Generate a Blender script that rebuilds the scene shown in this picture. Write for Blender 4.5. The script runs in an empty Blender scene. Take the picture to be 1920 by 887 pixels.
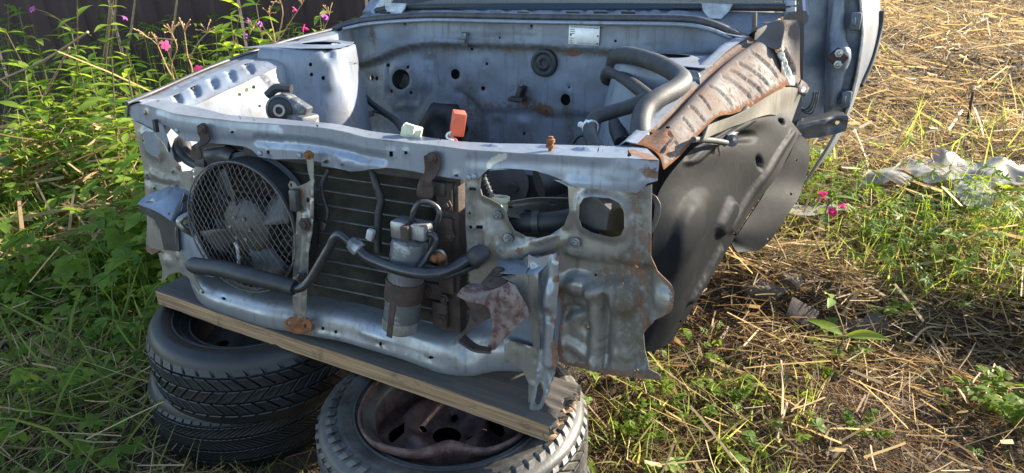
import bpy, bmesh, math, random
import numpy as np
from mathutils import Vector, Matrix
from mathutils.geometry import delaunay_2d_cdt
random.seed(7); rng = np.random.default_rng(11)
R = math.radians
scene = bpy.context.scene
COL = scene.collection

# ------------------------------------------------------------------ camera
# The car stands nose-up on its tyre stacks: car frame (X across, Y to the rear, Z up) is pitched 6 degrees.
TILT = R(6.0)
PIV = np.array([0, 0, .5])
ROT = np.array([[1, 0, 0], [0, math.cos(TILT), math.sin(TILT)], [0, -math.sin(TILT), math.cos(TILT)]])
FOC = 1400.0                                    # focal length for a 1920 wide picture
CAM = np.array([.935, -1.241, 1.252])           # in the car frame
_y, _p, _r = R(-23.41), R(19.53), R(.83)
FWD = np.array([math.sin(_y)*math.cos(_p), math.cos(_y)*math.cos(_p), -math.sin(_p)])
_rt = np.array([math.cos(_y), -math.sin(_y), 0]); _up = np.cross(_rt, FWD)
RGT = math.cos(_r)*_rt+math.sin(_r)*_up; UPV = -math.sin(_r)*_rt+math.cos(_r)*_up
def c2w(p): return ROT @ (np.asarray(p, float)-PIV)+PIV
def w2c(p): return ROT.T @ (np.asarray(p, float)-PIV)+PIV
cam_d = bpy.data.cameras.new('camera'); cam = bpy.data.objects.new('camera', cam_d); COL.objects.link(cam)
cam_d.lens = FOC/1920*36; cam_d.sensor_width = 36; cam_d.clip_start = .02; cam_d.clip_end = 500
m3 = np.stack([ROT@RGT, ROT@UPV, -(ROT@FWD)], 1); cw = c2w(CAM)
cam.matrix_world = Matrix([list(m3[i])+[cw[i]] for i in range(3)]+[[0, 0, 0, 1]])
scene.camera = cam

# ------------------------------------------------------------------ light
SUN_EL, SUN_AZ = R(23.5), R(44)                   # azimuth from +Y (rear of the car) towards +X (right)
world = bpy.data.worlds.new('World'); scene.world = world; world.use_nodes = True
wn = world.node_tree; bg = wn.nodes['Background']
sky = wn.nodes.new('ShaderNodeTexSky'); sky.sky_type = 'NISHITA'; sky.sun_disc = False
sky.sun_elevation = SUN_EL; sky.sun_rotation = SUN_AZ; sky.dust_density = .6; sky.air_density = 1.0
wn.links.new(sky.outputs[0], bg.inputs[0]); bg.inputs[1].default_value = .13
sd = bpy.data.lights.new('sun', 'SUN'); sun = bpy.data.objects.new('sun', sd); COL.objects.link(sun)
sd.energy = 5.0; sd.angle = R(.5); sd.color = (1, .9, .74)
tos = Vector((math.sin(SUN_AZ)*math.cos(SUN_EL), math.cos(SUN_AZ)*math.cos(SUN_EL), math.sin(SUN_EL)))
sun.rotation_euler = tos.to_track_quat('Z', 'Y').to_euler(); sun.location = (6, 5, 5)
scene.render.engine = 'CYCLES'
vs = scene.view_settings; vs.view_transform = 'Standard'; vs.look = 'None'; vs.gamma = 1; vs.exposure = 1.9

# ------------------------------------------------------------------ measuring helpers (car frame)
def ray(x, y): return FWD+(x-960)/FOC*RGT-(y-443.5)/FOC*UPV
def onp(x, y, ax, v):
    d = ray(x, y); return CAM+(v-CAM[ax])/d[ax]*d
def V(x, y, d=0.): return onp(x, y, 1, d)       # sight line meets the car plane Y = d
def Vz(x, y, z): return onp(x, y, 2, z)
def Vx(x, y, v): return onp(x, y, 0, v)
def Wz(x, y, z=0.):                             # sight line meets world height z
    d = ROT@ray(x, y); return cw+(z-cw[2])/d[2]*d
def proj(P):
    d = np.asarray(P, float)-CAM; z = d@FWD
    return np.stack([960+FOC*(d@RGT)/z, 443.5-FOC*(d@UPV)/z], -1)

# ------------------------------------------------------------------ object helpers
def tag(o, label=None, cat=None, group=None, kind=None):
    if label: o['label'] = label
    if cat: o['category'] = cat
    if group: o['group'] = group
    if kind: o['kind'] = kind
    return o
def empty(name, loc=(0, 0, 0), rot=(0, 0, 0)):
    o = bpy.data.objects.new(name, None); COL.objects.link(o); o.location = loc; o.rotation_euler = rot
    o.empty_display_size = .1
    return o
def mkmesh(name, verts, faces, mat, parent=None, smooth=True, attrs=None, loc=None):
    me = bpy.data.meshes.new(name)
    v = np.asarray(verts, np.float32)
    if isinstance(faces, np.ndarray):
        n, k = faces.shape
        me.vertices.add(len(v)); me.vertices.foreach_set('co', v.ravel())
        me.loops.add(n*k); me.loops.foreach_set('vertex_index', faces.astype(np.int32).ravel())
        me.polygons.add(n); me.polygons.foreach_set('loop_start', np.arange(0, n*k, k, dtype=np.int32))
        me.polygons.foreach_set('loop_total', np.full(n, k, np.int32))
        me.update(calc_edges=True)
    else:
        me.from_pydata([tuple(float(c) for c in p) for p in v], [], faces)
    if smooth: me.polygons.foreach_set('use_smooth', np.ones(len(me.polygons), bool))
    for an, arr in (attrs or {}).items():
        a = me.color_attributes.new(an, 'FLOAT_COLOR', 'POINT')
        c = np.ones((len(v), 4), np.float32); c[:, :arr.shape[1]] = arr; a.data.foreach_set('color', c.ravel())
    me.materials.append(mat)
    o = bpy.data.objects.new(name, me); COL.objects.link(o)
    if parent: o.parent = parent
    if loc is not None: o.location = loc
    return o

class MB:
    """collects plain shapes into one mesh"""
    def __init__(s): s.v = []; s.f = []
    def add(s, v, f):
        o = len(s.v); s.v += [tuple(map(float, p)) for p in v]; s.f += [tuple(i+o for i in q) for q in f]
    def box(s, c, size, rot=None, bev=0.0):
        bm = bmesh.new(); bmesh.ops.create_cube(bm, size=1)
        for w in bm.verts: w.co = Vector((w.co.x*size[0], w.co.y*size[1], w.co.z*size[2]))
        if bev: bmesh.ops.bevel(bm, geom=list(bm.edges), offset=bev, segments=2, affect='EDGES', profile=.5)
        M = rot.to_matrix() if rot is not None and hasattr(rot, 'to_matrix') else rot
        bm.verts.index_update()
        s.add([((M@w.co) if M is not None else w.co)+Vector(c) for w in bm.verts], [[w.index for w in f.verts] for f in bm.faces]); bm.free()
    def tube(s, pts, r, n=10, cap=True, flat=1.0):
        P = [Vector(p) for p in pts]; rr = r if isinstance(r, (list, tuple)) else [r]*len(P)
        rings = []; ref = None
        for i, p in enumerate(P):
            t = (P[min(i+1, len(P)-1)]-P[max(i-1, 0)]).normalized()
            if ref is None: ref = Vector((0, 0, 1)) if abs(t.z) < .9 else Vector((1, 0, 0))
            a = (ref-t*ref.dot(t)).normalized(); b = t.cross(a); ref = a
            rings.append([p+(a*math.cos(k*2*math.pi/n)*flat+b*math.sin(k*2*math.pi/n))*rr[i] for k in range(n)])
        v = [q for ring in rings for q in ring]; f = []
        for i in range(len(P)-1):
            for k in range(n): f.append((i*n+k, i*n+(k+1) % n, (i+1)*n+(k+1) % n, (i+1)*n+k))
        if cap: f.append(tuple(range(n))[::-1]); f.append(tuple((len(P)-1)*n+k for k in range(n)))
        s.add(v, f)
    def lathe(s, prof, c, axis=(0, 0, 1), n=32, closed=False, ph=0):
        ax = Vector(axis).normalized(); q = ax.to_track_quat('Z', 'Y'); c = Vector(c); v = []; f = []
        for k in range(n):
            a = ph+2*math.pi*k/n
            for r_, z_ in prof: v.append(c+q@Vector((r_*math.cos(a), r_*math.sin(a), z_)))
        m = len(prof)
        for k in range(n):
            for i in range(m if closed else m-1):
                j = (i+1) % m; f.append((k*m+i, ((k+1) % n)*m+i, ((k+1) % n)*m+j, k*m+j))
        s.add(v, f)
    def build(s, name, mat, parent=None, smooth=True, angle=35):
        me = bpy.data.meshes.new(name); me.from_pydata(s.v, [], s.f)
        bm = bmesh.new(); bm.from_mesh(me); bmesh.ops.recalc_face_normals(bm, faces=bm.faces[:]); bm.to_mesh(me); bm.free()
        if smooth:
            me.polygons.foreach_set('use_smooth', np.ones(len(me.polygons), bool)); me.set_sharp_from_angle(angle=R(angle))
        me.materials.append(mat); o = bpy.data.objects.new(name, me); COL.objects.link(o)
        if parent: o.parent = parent
        return o
def spline(pts, n=8):
    """Catmull-Rom through points"""
    P = [np.asarray(p, float) for p in pts]; P = [2*P[0]-P[1]]+P+[2*P[-1]-P[-2]]; out = []
    for i in range(1, len(P)-2):
        for k in range(n):
            t = k/n; a, b, c, d = P[i-1:i+3]
            out.append(.5*((2*b)+(c-a)*t+(2*a-5*b+4*c-d)*t*t+(3*b-a-3*c+d)*t**3))
    out.append(P[-2]); return out

# ------------------------------------------------------------------ pressed sheet metal
def inpoly(P, poly):
    P = np.asarray(P); q = np.asarray(poly); x, y = P[:, 0], P[:, 1]; r = np.zeros(len(P), bool); j = len(q)-1
    for i in range(len(q)):
        c = ((q[i, 1] > y) != (q[j, 1] > y)) & (x < (q[j, 0]-q[i, 0])*(y-q[i, 1])/(q[j, 1]-q[i, 1]+1e-15)+q[i, 0])
        r ^= c; j = i
    return r
def dseg(P, line, closed=False):
    L = np.asarray(line, float); L = np.vstack([L, L[:1]]) if closed else L
    d = np.full(len(P), 9.)
    for a, b in zip(L[:-1], L[1:]):
        ab = b-a; t = np.clip(((P-a)@ab)/(ab@ab+1e-15), 0, 1); d = np.minimum(d, np.linalg.norm(P-a-t[:, None]*ab, axis=1))
    return d
class PlaneSurf:
    def __init__(s, o, ex, ey):
        s.o = np.asarray(o, float); s.ex = np.asarray(ex, float); s.ex /= np.linalg.norm(s.ex)
        s.n = np.cross(s.ex, ey); s.n /= np.linalg.norm(s.n); s.ey = np.cross(s.n, s.ex)
    def inv(s, x, y):
        d = ray(x, y); p = CAM+((s.o-CAM)@s.n)/(d@s.n)*d; return np.array([(p-s.o)@s.ex, (p-s.o)@s.ey])
    def ev(s, ab): ab = np.asarray(ab); return s.o+ab[:, :1]*s.ex+ab[:, 1:2]*s.ey
    def nor(s, ab): return np.tile(s.n, (len(ab), 1))
def FrontSurf(y, lean=0.): return PlaneSurf((0, y, .7), (1, 0, 0), (0, lean, 1))     # normal faces -Y (the viewer)
class PatchSurf:
    """smooth surface through a grid of points"""
    def __init__(s, grid):
        G = np.asarray(grid, float); s.G = G; s.nr, s.nc = G.shape[:2]
        s.La = np.linalg.norm(np.diff(G, axis=1), axis=2).mean(0).sum(); s.Lb = np.linalg.norm(np.diff(G, axis=0), axis=2).mean(1).sum()
        s.ca = np.r_[0, np.cumsum(np.linalg.norm(np.diff(G, axis=1), axis=2).mean(0))]
        s.cb = np.r_[0, np.cumsum(np.linalg.norm(np.diff(G, axis=0), axis=2).mean(1))]
        s.tab = None
    @staticmethod
    def w(t): return np.stack([-.5*t+t*t-.5*t**3, 1-2.5*t*t+1.5*t**3, .5*t+2*t*t-1.5*t**3, -.5*t*t+.5*t**3], -1)
    def ev(s, ab):
        ab = np.asarray(ab, float)
        u = np.interp(ab[:, 0], s.ca, np.arange(s.nc)); v = np.interp(ab[:, 1], s.cb, np.arange(s.nr))
        iu = np.clip(u.astype(int), 0, s.nc-2); iv = np.clip(v.astype(int), 0, s.nr-2); wu = s.w(u-iu); wv = s.w(v-iv)
        Gp = np.pad(s.G, ((1, 1), (1, 1), (0, 0)), mode='edge')
        Gp[0] = 2*Gp[1]-Gp[2]; Gp[-1] = 2*Gp[-2]-Gp[-3]; Gp[:, 0] = 2*Gp[:, 1]-Gp[:, 2]; Gp[:, -1] = 2*Gp[:, -2]-Gp[:, -3]
        out = np.zeros((len(ab), 3))
        for i in range(4):
            for j in range(4): out += (wv[:, i]*wu[:, j])[:, None]*Gp[iv+i, iu+j]
        return out
    def nor(s, ab):
        e = 1e-3; lo = np.array([0, 0]); hi = np.array([s.ca[-1], s.cb[-1]])
        def c(d): return np.clip(ab+d, lo, hi)
        n = np.cross(s.ev(c([e, 0]))-s.ev(c([-e, 0])), s.ev(c([0, e]))-s.ev(c([0, -e]))); return n/(np.linalg.norm(n, axis=1)[:, None]+1e-12)
    def inv(s, x, y):
        if s.tab is None:
            A, B = np.meshgrid(np.linspace(0, s.ca[-1], 160), np.linspace(0, s.cb[-1], 120)); s.tab = np.stack([A.ravel(), B.ravel()], 1); s.px = proj(s.ev(s.tab))
        d = ((s.px-np.array([x, y]))**2).sum(1); k = np.argsort(d)[:4]; w = 1/(d[k]+.05); return (s.tab[k]*w[:, None]).sum(0)/w.sum()
    def rect(s): a, b = s.ca[-1], s.cb[-1]; return [(0, 0), (a, 0), (a, b), (0, b)]
def sm(x): x = np.clip(x, 0, 1); return x*x*(3-2*x)
def wob(P, amp, sc, seed):
    r = np.random.default_rng(seed); o = np.zeros(len(P))
    for _ in range(6):
        k = r.normal(size=2)*sc; o += np.sin(P@k+r.uniform(0, 6.28))
    return o*amp/3
def oval(cx, cy, rx, ry, n=14, sq=2.0, rot=0.0):
    out = []
    for k in range(n):
        a = 2*math.pi*k/n; c, s_ = math.cos(a), math.sin(a)
        x = rx*math.copysign(abs(c)**(2/sq), c); y = ry*math.copysign(abs(s_)**(2/sq), s_)
        out.append((cx+x*math.cos(rot)-y*math.sin(rot), cy+x*math.sin(rot)+y*math.cos(rot)))
    return out
SEED = [0]
def panel(name, surf, mat, parent, outline=None, holes=(), relief=(), wear=(), step=.008, thick=.0018, dent=.0012, flange=None, edge_rust=0., sm_out=0, fn=None, uv=False, grime=0.):
    """one sheet: outline and holes are picture points (or surface coordinates with uv=True); relief pushes it out, wear colours it"""
    SEED[0] += 1; sd_ = SEED[0]
    I = (lambda p: np.asarray(p, float)) if uv else (lambda p: surf.inv(*p))
    if outline is None: out = np.array(surf.rect(), float)
    else:
        if sm_out: outline = [tuple(p) for p in spline(list(outline)+[outline[0]], sm_out)[:-1]]
        out = np.array([I(p) for p in outline])
    hs = []
    for h in holes:
        h = oval(*h) if not isinstance(h[0], (tuple, list)) else h
        hs.append(np.array([I(p) for p in h]))
    def dens(L, st):
        r = []
        for a, b in zip(L, np.roll(L, -1, 0)):
            n = max(1, int(np.linalg.norm(b-a)/st)); r += [a+(b-a)*k/n for k in range(n)]
        return np.array(r)
    loops = [dens(out, step)]+[dens(h, step*.7) for h in hs]
    lo, hi = out.min(0), out.max(0)
    gx, gy = np.meshgrid(np.arange(lo[0], hi[0], step), np.arange(lo[1], hi[1], step))
    g = np.stack([gx.ravel(), gy.ravel()], 1); r_ = np.random.default_rng(sd_); g += r_.uniform(-.18, .18, g.shape)*step
    k = inpoly(g, out)
    for L in loops: k &= dseg(g, L, True) > step*.55
    for h in hs: k &= ~inpoly(g, h)
    extra = []
    for h in loops[1:]:
        c = h.mean(0); 
        for f_ in (1.0,):
            dd = h-c; extra.append(c+dd*(1+.006/np.linalg.norm(dd, axis=1)[:, None]))
    g = g[k]
    if extra:
        e = np.vstack(extra); ke = inpoly(e, out)
        for h in hs: ke &= ~inpoly(e, h)
        ke &= dseg(e, out, True) > .003
        g = np.vstack([g, e[ke]])
    pts = [Vector(p) for L in loops for p in L]+[Vector(p) for p in g]; ed = []; o = 0
    for L in loops: ed += [(o+i, o+(i+1) % len(L)) for i in range(len(L))]; o += len(L)
    res = delaunay_2d_cdt(pts, ed, [], 0, 1e-7)
    P = np.array([tuple(p) for p in res[0]]); T = np.array([f for f in res[2] if len(f) == 3])
    c = P[T].mean(1); k = inpoly(c, out)
    for h in hs: k &= ~inpoly(c, h)
    T = T[k]
    a_, b_, c_ = P[T[:, 0]], P[T[:, 1]], P[T[:, 2]]
    cr = (b_[:, 0]-a_[:, 0])*(c_[:, 1]-a_[:, 1])-(b_[:, 1]-a_[:, 1])*(c_[:, 0]-a_[:, 0]); T[cr < 0] = T[cr < 0][:, ::-1]
    D = wob(P, dent, 22, sd_)
    for it in relief:
        if it[0] == 'ridge':
            _, line, w, h = it[:4]; d = dseg(P, [I(p) for p in line]); D += h*(1-sm((d/w-.45)/.55))
        elif it[0] == 'bump':
            _, pp, rx, ry, h = it; q = (P-I(pp))/np.array([rx, ry]); d = np.linalg.norm(q, axis=1); D += h*(1-sm((d-.35)/.65))
        elif it[0] == 'step':
            _, poly, h, soft = it; L = np.array([I(p) for p in poly]); d = dseg(P, L, True)*np.where(inpoly(P, L), 1, -1); D += h*sm(d/soft+.5)
    if flange and hs:
        for L in hs: D += flange[1]*(1-sm(dseg(P, L, True)/flange[0]))
    if fn is not None: D = D+fn(P)
    W = np.zeros((len(P), 3)); W[:, 1] = grime
    if edge_rust: W[:, 0] += edge_rust*(1-sm(dseg(P, out, True)/.018))
    for it in wear:
        ch = {'rust': 0, 'grime': 1, 'pale': 2}[it[0]]
        if it[0] and isinstance(it[1][0], (tuple, list)):
            d = dseg(P, [I(p) for p in it[1]]); W[:, ch] += it[3]*(1-sm(d/it[2]))
        else:
            d = np.linalg.norm(P-I(it[1]), axis=1); W[:, ch] += it[3]*(1-sm(d/it[2]))
    W = np.clip(W, 0, 1)
    X = surf.ev(P); N = surf.nor(P); X = X+N*D[:, None]
    # smooth normals of the displaced sheet for the thickness
    fn_ = np.cross(X[T[:, 1]]-X[T[:, 0]], X[T[:, 2]]-X[T[:, 0]]); vn = np.zeros_like(X)
    for i in range(3): np.add.at(vn, T[:, i], fn_)
    vn /= np.linalg.norm(vn, axis=1)[:, None]+1e-12
    e = np.sort(np.vstack([T[:, [0, 1]], T[:, [1, 2]], T[:, [2, 0]]]), 1); de = np.vstack([T[:, [0, 1]], T[:, [1, 2]], T[:, [2, 0]]])
    key = e[:, 0].astype(np.int64)*len(P)+e[:, 1]; uq, inv_, cnt = np.unique(key, return_inverse=True, return_counts=True); be = de[cnt[inv_] == 1]
    n = len(P); B = X-vn*thick
    ra = np.vstack([X[be[:, 0]], X[be[:, 1]], B[be[:, 1]], B[be[:, 0]]]); m = len(be); i0 = 2*n+np.arange(m)
    rim = np.stack([i0+m, i0, i0+3*m, i0+2*m], 1)
    allv = np.vstack([X, B, ra]); wr = np.vstack([W, W, W[be[:, 0]], W[be[:, 1]], W[be[:, 1]], W[be[:, 0]]])
    faces = [tuple(t) for t in T.tolist()]+[tuple(t) for t in (T[:, ::-1]+n).tolist()]+[tuple(t) for t in rim.tolist()]
    return mkmesh(name, allv, faces, mat, parent, True, {'wear': wr})
# ------------------------------------------------------------------ materials
class NT:
    def __init__(s, name):
        s.m = bpy.data.materials.new(name); s.m.use_nodes = True; s.t = s.m.node_tree; s.b = s.t.nodes['Principled BSDF']; s.out = s.t.nodes['Material Output']
        s.co = s.n('ShaderNodeTexCoord')
    def n(s, k, **a):
        x = s.t.nodes.new(k)
        for q, w in a.items(): setattr(x, q, w)
        return x
    def l(s, a, b): s.t.links.new(a, b)
    def noise(s, scale, detail=4, rough=.55, co='Object', stretch=None, dist=0.):
        x = s.n('ShaderNodeTexNoise'); x.inputs['Scale'].default_value = scale; x.inputs['Detail'].default_value = detail; x.inputs['Roughness'].default_value = rough; x.inputs['Distortion'].default_value = dist
        src = s.co.outputs[co]
        if stretch:
            mp = s.n('ShaderNodeMapping'); mp.inputs['Scale'].default_value = stretch; s.l(src, mp.inputs[0]); src = mp.outputs[0]
        s.l(src, x.inputs['Vector']); return x.outputs['Fac']
    def ramp(s, f, a, b, ca=(0, 0, 0, 1), cb=(1, 1, 1, 1)):
        x = s.n('ShaderNodeValToRGB'); x.color_ramp.elements[0].position = a; x.color_ramp.elements[1].position = b
        x.color_ramp.elements[0].color = ca if len(ca) == 4 else (*ca, 1); x.color_ramp.elements[1].color = cb if len(cb) == 4 else (*cb, 1)
        s.l(f, x.inputs[0]); return x.outputs[0]
    def math(s, op, a, b=None, clamp=False):
        x = s.n('ShaderNodeMath', operation=op, use_clamp=clamp)
        for i, q in enumerate((a, b)):
            if q is None: continue
            if isinstance(q, (int, float)): x.inputs[i].default_value = q
            else: s.l(q, x.inputs[i])
        return x.outputs[0]
    def mix(s, f, a, b):
        x = s.n('ShaderNodeMix', data_type='RGBA')
        for i, q in ((0, f), (6, a), (7, b)):
            if isinstance(q, (int, float)): x.inputs[i].default_value = q
            elif isinstance(q, tuple): x.inputs[i].default_value = (*q, 1) if len(q) == 3 else q
            else: s.l(q, x.inputs[i])
        return x.outputs[2]
    def bump(s, h, st=.3, d=.004):
        x = s.n('ShaderNodeBump'); x.inputs['Strength'].default_value = st; x.inputs['Distance'].default_value = d; s.l(h, x.inputs['Height']); s.l(x.outputs[0], s.b.inputs['Normal'])
    def set(s, k, v):
        if isinstance(v, (int, float)): s.b.inputs[k].default_value = v
        elif isinstance(v, tuple): s.b.inputs[k].default_value = (*v, 1)
        else: s.l(v, s.b.inputs[k])

def car_paint(name, col, dirt=(.13, .115, .085), dirt_amt=.45, metal=.55, rough=.36, speck=.70, rustcol=((.065, .034, .024), (.19, .10, .055)), rust_bias=0.0):
    k = NT(name); at = k.n('ShaderNodeAttribute', attribute_name='wear'); sp = k.n('ShaderNodeSeparateColor'); k.l(at.outputs['Color'], sp.inputs[0])
    n1 = k.noise(9, 6, .6); n2 = k.noise(70, 7, .68); n3 = k.noise(260, 5, .7); n4 = k.noise(3.2, 3)
    rc = k.ramp(n2, .32, .66, *rustcol)
    # wear amount + noise breaks up every stain
    a = k.math('ADD', sp.outputs[0], k.math('MULTIPLY', k.math('SUBTRACT', n2, .5), 1.1)); a = k.math('ADD', a, rust_bias)
    a = k.math('ADD', a, k.math('MULTIPLY', k.math('SUBTRACT', n3, .5), .55))
    rm = k.ramp(a, .36, .52)
    spk = k.ramp(k.math('ADD', n3, k.math('MULTIPLY', k.math('SUBTRACT', n1, .5), .35)), speck, speck+.05)
    rm = k.math('MAXIMUM', rm, k.math('MULTIPLY', spk, .75))
    g = k.math('ADD', k.math('MULTIPLY', k.ramp(n1, .38, .72), dirt_amt), k.math('MULTIPLY', sp.outputs[1], k.ramp(n2, .25, .62)), True)
    base = k.mix(k.math('MULTIPLY', k.ramp(n4, .3, .7), .35), col, tuple(c*.78 for c in col))
    base = k.mix(g, base, dirt)
    stv = k.noise(5, 5, .65, stretch=(14, 14, 1.1)); base = k.mix(k.math('MULTIPLY', k.ramp(stv, .54, .72), .55), base, tuple(c*.55+.01 for c in dirt))
    pm = k.ramp(k.math('ADD', sp.outputs[2], k.math('MULTIPLY', k.math('SUBTRACT', n2, .5), k.math('MULTIPLY', sp.outputs[2], 3.0, True))), .42, .55)
    base = k.mix(pm, base, (.46, .47, .43)); base = k.mix(rm, base, rc)
    k.set('Base Color', base)
    k.set('Metallic', k.math('MULTIPLY', k.math('SUBTRACT', 1.0, k.math('MAXIMUM', rm, g)), metal))
    k.set('Roughness', k.math('ADD', k.math('MAXIMUM', k.math('MULTIPLY', rm, .45), k.math('MULTIPLY', g, .32)), k.math('ADD', rough-.06, k.math('MULTIPLY', n2, .14))))
    k.bump(k.math('ADD', k.math('MULTIPLY', n3, .25), k.math('MULTIPLY', rm, k.math('ADD', n2, n3))), .35, .0018)
    return k.m
def pbr(name, c1, c2=None, rough=.6, metal=0., scale=20, bump=.25, bd=.002, lo=.35, hi=.65, detail=6, spec=None, stretch=None):
    k = NT(name); c2 = c2 or tuple(x*.65 for x in c1); n = k.noise(scale, detail, .62, stretch=stretch); n2 = k.noise(scale*7, 4, .6, stretch=stretch)
    f = k.math('ADD', k.math('MULTIPLY', n, .75), k.math('MULTIPLY', n2, .25))
    k.set('Base Color', k.ramp(f, lo, hi, c1, c2)); k.set('Metallic', metal); k.set('Roughness', k.math('ADD', rough-.1, k.math('MULTIPLY', n2, .2)))
    if spec is not None: k.b.inputs['Specular IOR Level'].default_value = spec
    k.bump(k.math('ADD', n2, k.math('MULTIPLY', n, .6)), bump, bd)
    return k.m
M = {}
M['paint'] = car_paint('silver_blue_paint', (.24, .275, .33), dirt=(.10, .092, .08), dirt_amt=.42, metal=.4, rough=.30)
M['paint_gloss'] = car_paint('glossy_member_paint', (.28, .295, .315), dirt=(.09, .08, .065), dirt_amt=.6, metal=.6, rough=.31, rust_bias=.03)
M['paint_in'] = car_paint('engine_bay_paint', (.185, .215, .265), dirt=(.085, .076, .062), dirt_amt=.6, rust_bias=.05, metal=.2, rough=.42)
M['paint_front'] = car_paint('worn_straw_reflection_paint', (.27, .262, .24), dirt=(.085, .07, .05), dirt_amt=.66, metal=.68, rough=.31, rust_bias=.05, speck=.69)  # base tint carries the reflection of sunlit straw; dirt and rust are real
M['rusty'] = car_paint('rust_coated_steel', (.10, .10, .098), dirt=(.12, .06, .034), dirt_amt=.5, metal=.1, rough=.6, rust_bias=.30, speck=.6, rustcol=((.06, .022, .0085), (.165, .076, .036)))
_b = M['rusty'].node_tree.nodes['Principled BSDF']; _b.inputs['Specular IOR Level'].default_value = .08
M['rust_dark'] = pbr('dark_rust', (.026, .019, .016), (.075, .046, .034), .8, .1, 38, .6, .003)
M['rust_red'] = pbr('flaking_red_rust', (.085, .035, .03), (.19, .145, .125), .72, .1, 55, .6, .003, .42, .56)
M['rust_orange'] = pbr('orange_rust', (.10, .035, .012), (.30, .12, .04), .85, .1, 45, .6, .003)
M['core'] = pbr('dusty_core', (.035, .034, .03), (.07, .064, .05), .8, 0, 20, .2, .001)
M['rubber'] = pbr('black_rubber', (.012, .012, .013), (.03, .03, .031), .55, 0, 30, .2, .001)
M['hose'] = pbr('grey_rubber_hose', (.022, .022, .023), (.05, .049, .047), .62, 0, 45, .35, .0012)
M['plastic'] = pbr('black_plastic', (.022, .023, .025), (.06, .06, .06), .42, 0, 14, .15, .001)
M['liner'] = pbr('black_liner_plastic', (.007, .008, .010), (.017, .0168, .0165), .6, 0, 7, .45, .0014, .46, .74, spec=.06)
M['alu'] = pbr('dull_aluminium', (.34, .35, .36), (.16, .15, .14), .45, .7, 30, .3, .001)
M['alu_dirty'] = pbr('dirty_aluminium', (.10, .105, .11), (.30, .30, .29), .5, .4, 26, .4, .001, .5, .62)
M['pipe'] = pbr('black_pipe', (.02, .021, .024), (.05, .05, .055), .3, .3, 30, .15, .0006)
M['wire'] = pbr('guard_wire', (.085, .07, .06), (.15, .13, .115), .55, .4, 60, .3, .0005)
M['blade'] = pbr('grey_fan_plastic', (.105, .108, .105), (.045, .043, .04), .5, 0, 18, .2, .001)
M['fin'] = pbr('condenser_fin', (.05, .047, .04), (.13, .12, .092), .6, .35, 16, .3, .001)
M['tubes'] = pbr('condenser_tube', (.06, .06, .056), (.14, .135, .125), .6, .2, 22, .3, .001)
M['white_plastic'] = pbr('white_plastic', (.72, .72, .68), (.5, .49, .45), .45, 0, 30, .1, .001)
M['yellow_plastic'] = pbr('yellowed_connector', (.62, .60, .40), (.42, .42, .33), .5, 0, 40, .2, .001)
M['red_plastic'] = pbr('red_connector', (.62, .10, .04), (.46, .08, .04), .42, 0, 40, .1, .001)
M['plate'] = pbr('stamped_plate', (.62, .64, .66), (.48, .50, .52), .4, .5, 50, .2, .0006)
M['ink'] = pbr('plate_print', (.03, .035, .06), (.06, .06, .09), .6, 0, 30, .05, .0005)
M['dark'] = pbr('dark_interior', (.012, .012, .014), (.03, .03, .03), .8, 0, 10, .2, .001)
M['zinc'] = pbr('zinc_steel', (.40, .42, .42), (.20, .19, .17), .42, .8, 30, .2, .001)
M['seal'] = pbr('perished_seal', (.018, .018, .02), (.06, .06, .065), .5, 0, 25, .3, .001)
def glass_mat():
    k = NT('windscreen_glass'); k.set('Base Color', (.75, .85, .82)); k.set('Roughness', .03); k.b.inputs['Transmission Weight'].default_value = 1; k.b.inputs['IOR'].default_value = 1.02
    return k.m
M['glass'] = glass_mat()
def tyre_mat(name, dust, c=(.011, .011, .012)):
    k = NT(name); n = k.noise(14, 5); n2 = k.noise(120, 5)
    k.set('Base Color', k.mix(k.math('MULTIPLY', k.ramp(k.math('ADD', k.math('MULTIPLY', n, .7), k.math('MULTIPLY', n2, .3)), .42, .62), dust), c, (.085, .078, .066)))
    k.set('Roughness', k.math('ADD', .34, k.math('MULTIPLY', n, .3))); k.bump(n2, .3, .0012); return k.m
M['tyre_a'] = tyre_mat('tyre_rubber', .12, (.007, .007, .008)); M['tyre_b'] = tyre_mat('wet_tyre_rubber', .05, (.006, .006, .007)); M['tyre_c'] = tyre_mat('dusty_tyre_rubber', .85, (.022, .021, .02))
def wood(name, c1, c2, c3, knots=True):
    k = NT(name); g = k.noise(6, 7, .62, stretch=(.5, 26, 26)); g2 = k.noise(18, 6, .7, stretch=(.5, 60, 60)); s_ = k.noise(7, 5, .6); s2 = k.noise(28, 6, .7)
    b = k.ramp(g, .36, .64, c1, c2); st = k.ramp(k.math('ADD', k.math('MULTIPLY', s_, .6), k.math('MULTIPLY', s2, .4)), .56, .70)
    b = k.mix(k.math('MULTIPLY', st, .85), b, c3); b = k.mix(k.math('MULTIPLY', k.ramp(g2, .52, .7), .55), b, tuple(x*.25 for x in c1))
    k.set('Base Color', b); k.set('Roughness', .8); k.bump(k.math('ADD', g, g2), .4, .0015); return k.m
M['wood_side'] = wood('weathered_plank_edge', (.40, .25, .13), (.15, .088, .048), (.045, .034, .025))
M['wood_top'] = wood('dirty_plank_top', (.055, .049, .043), (.095, .082, .068), (.026, .024, .022))
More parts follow.
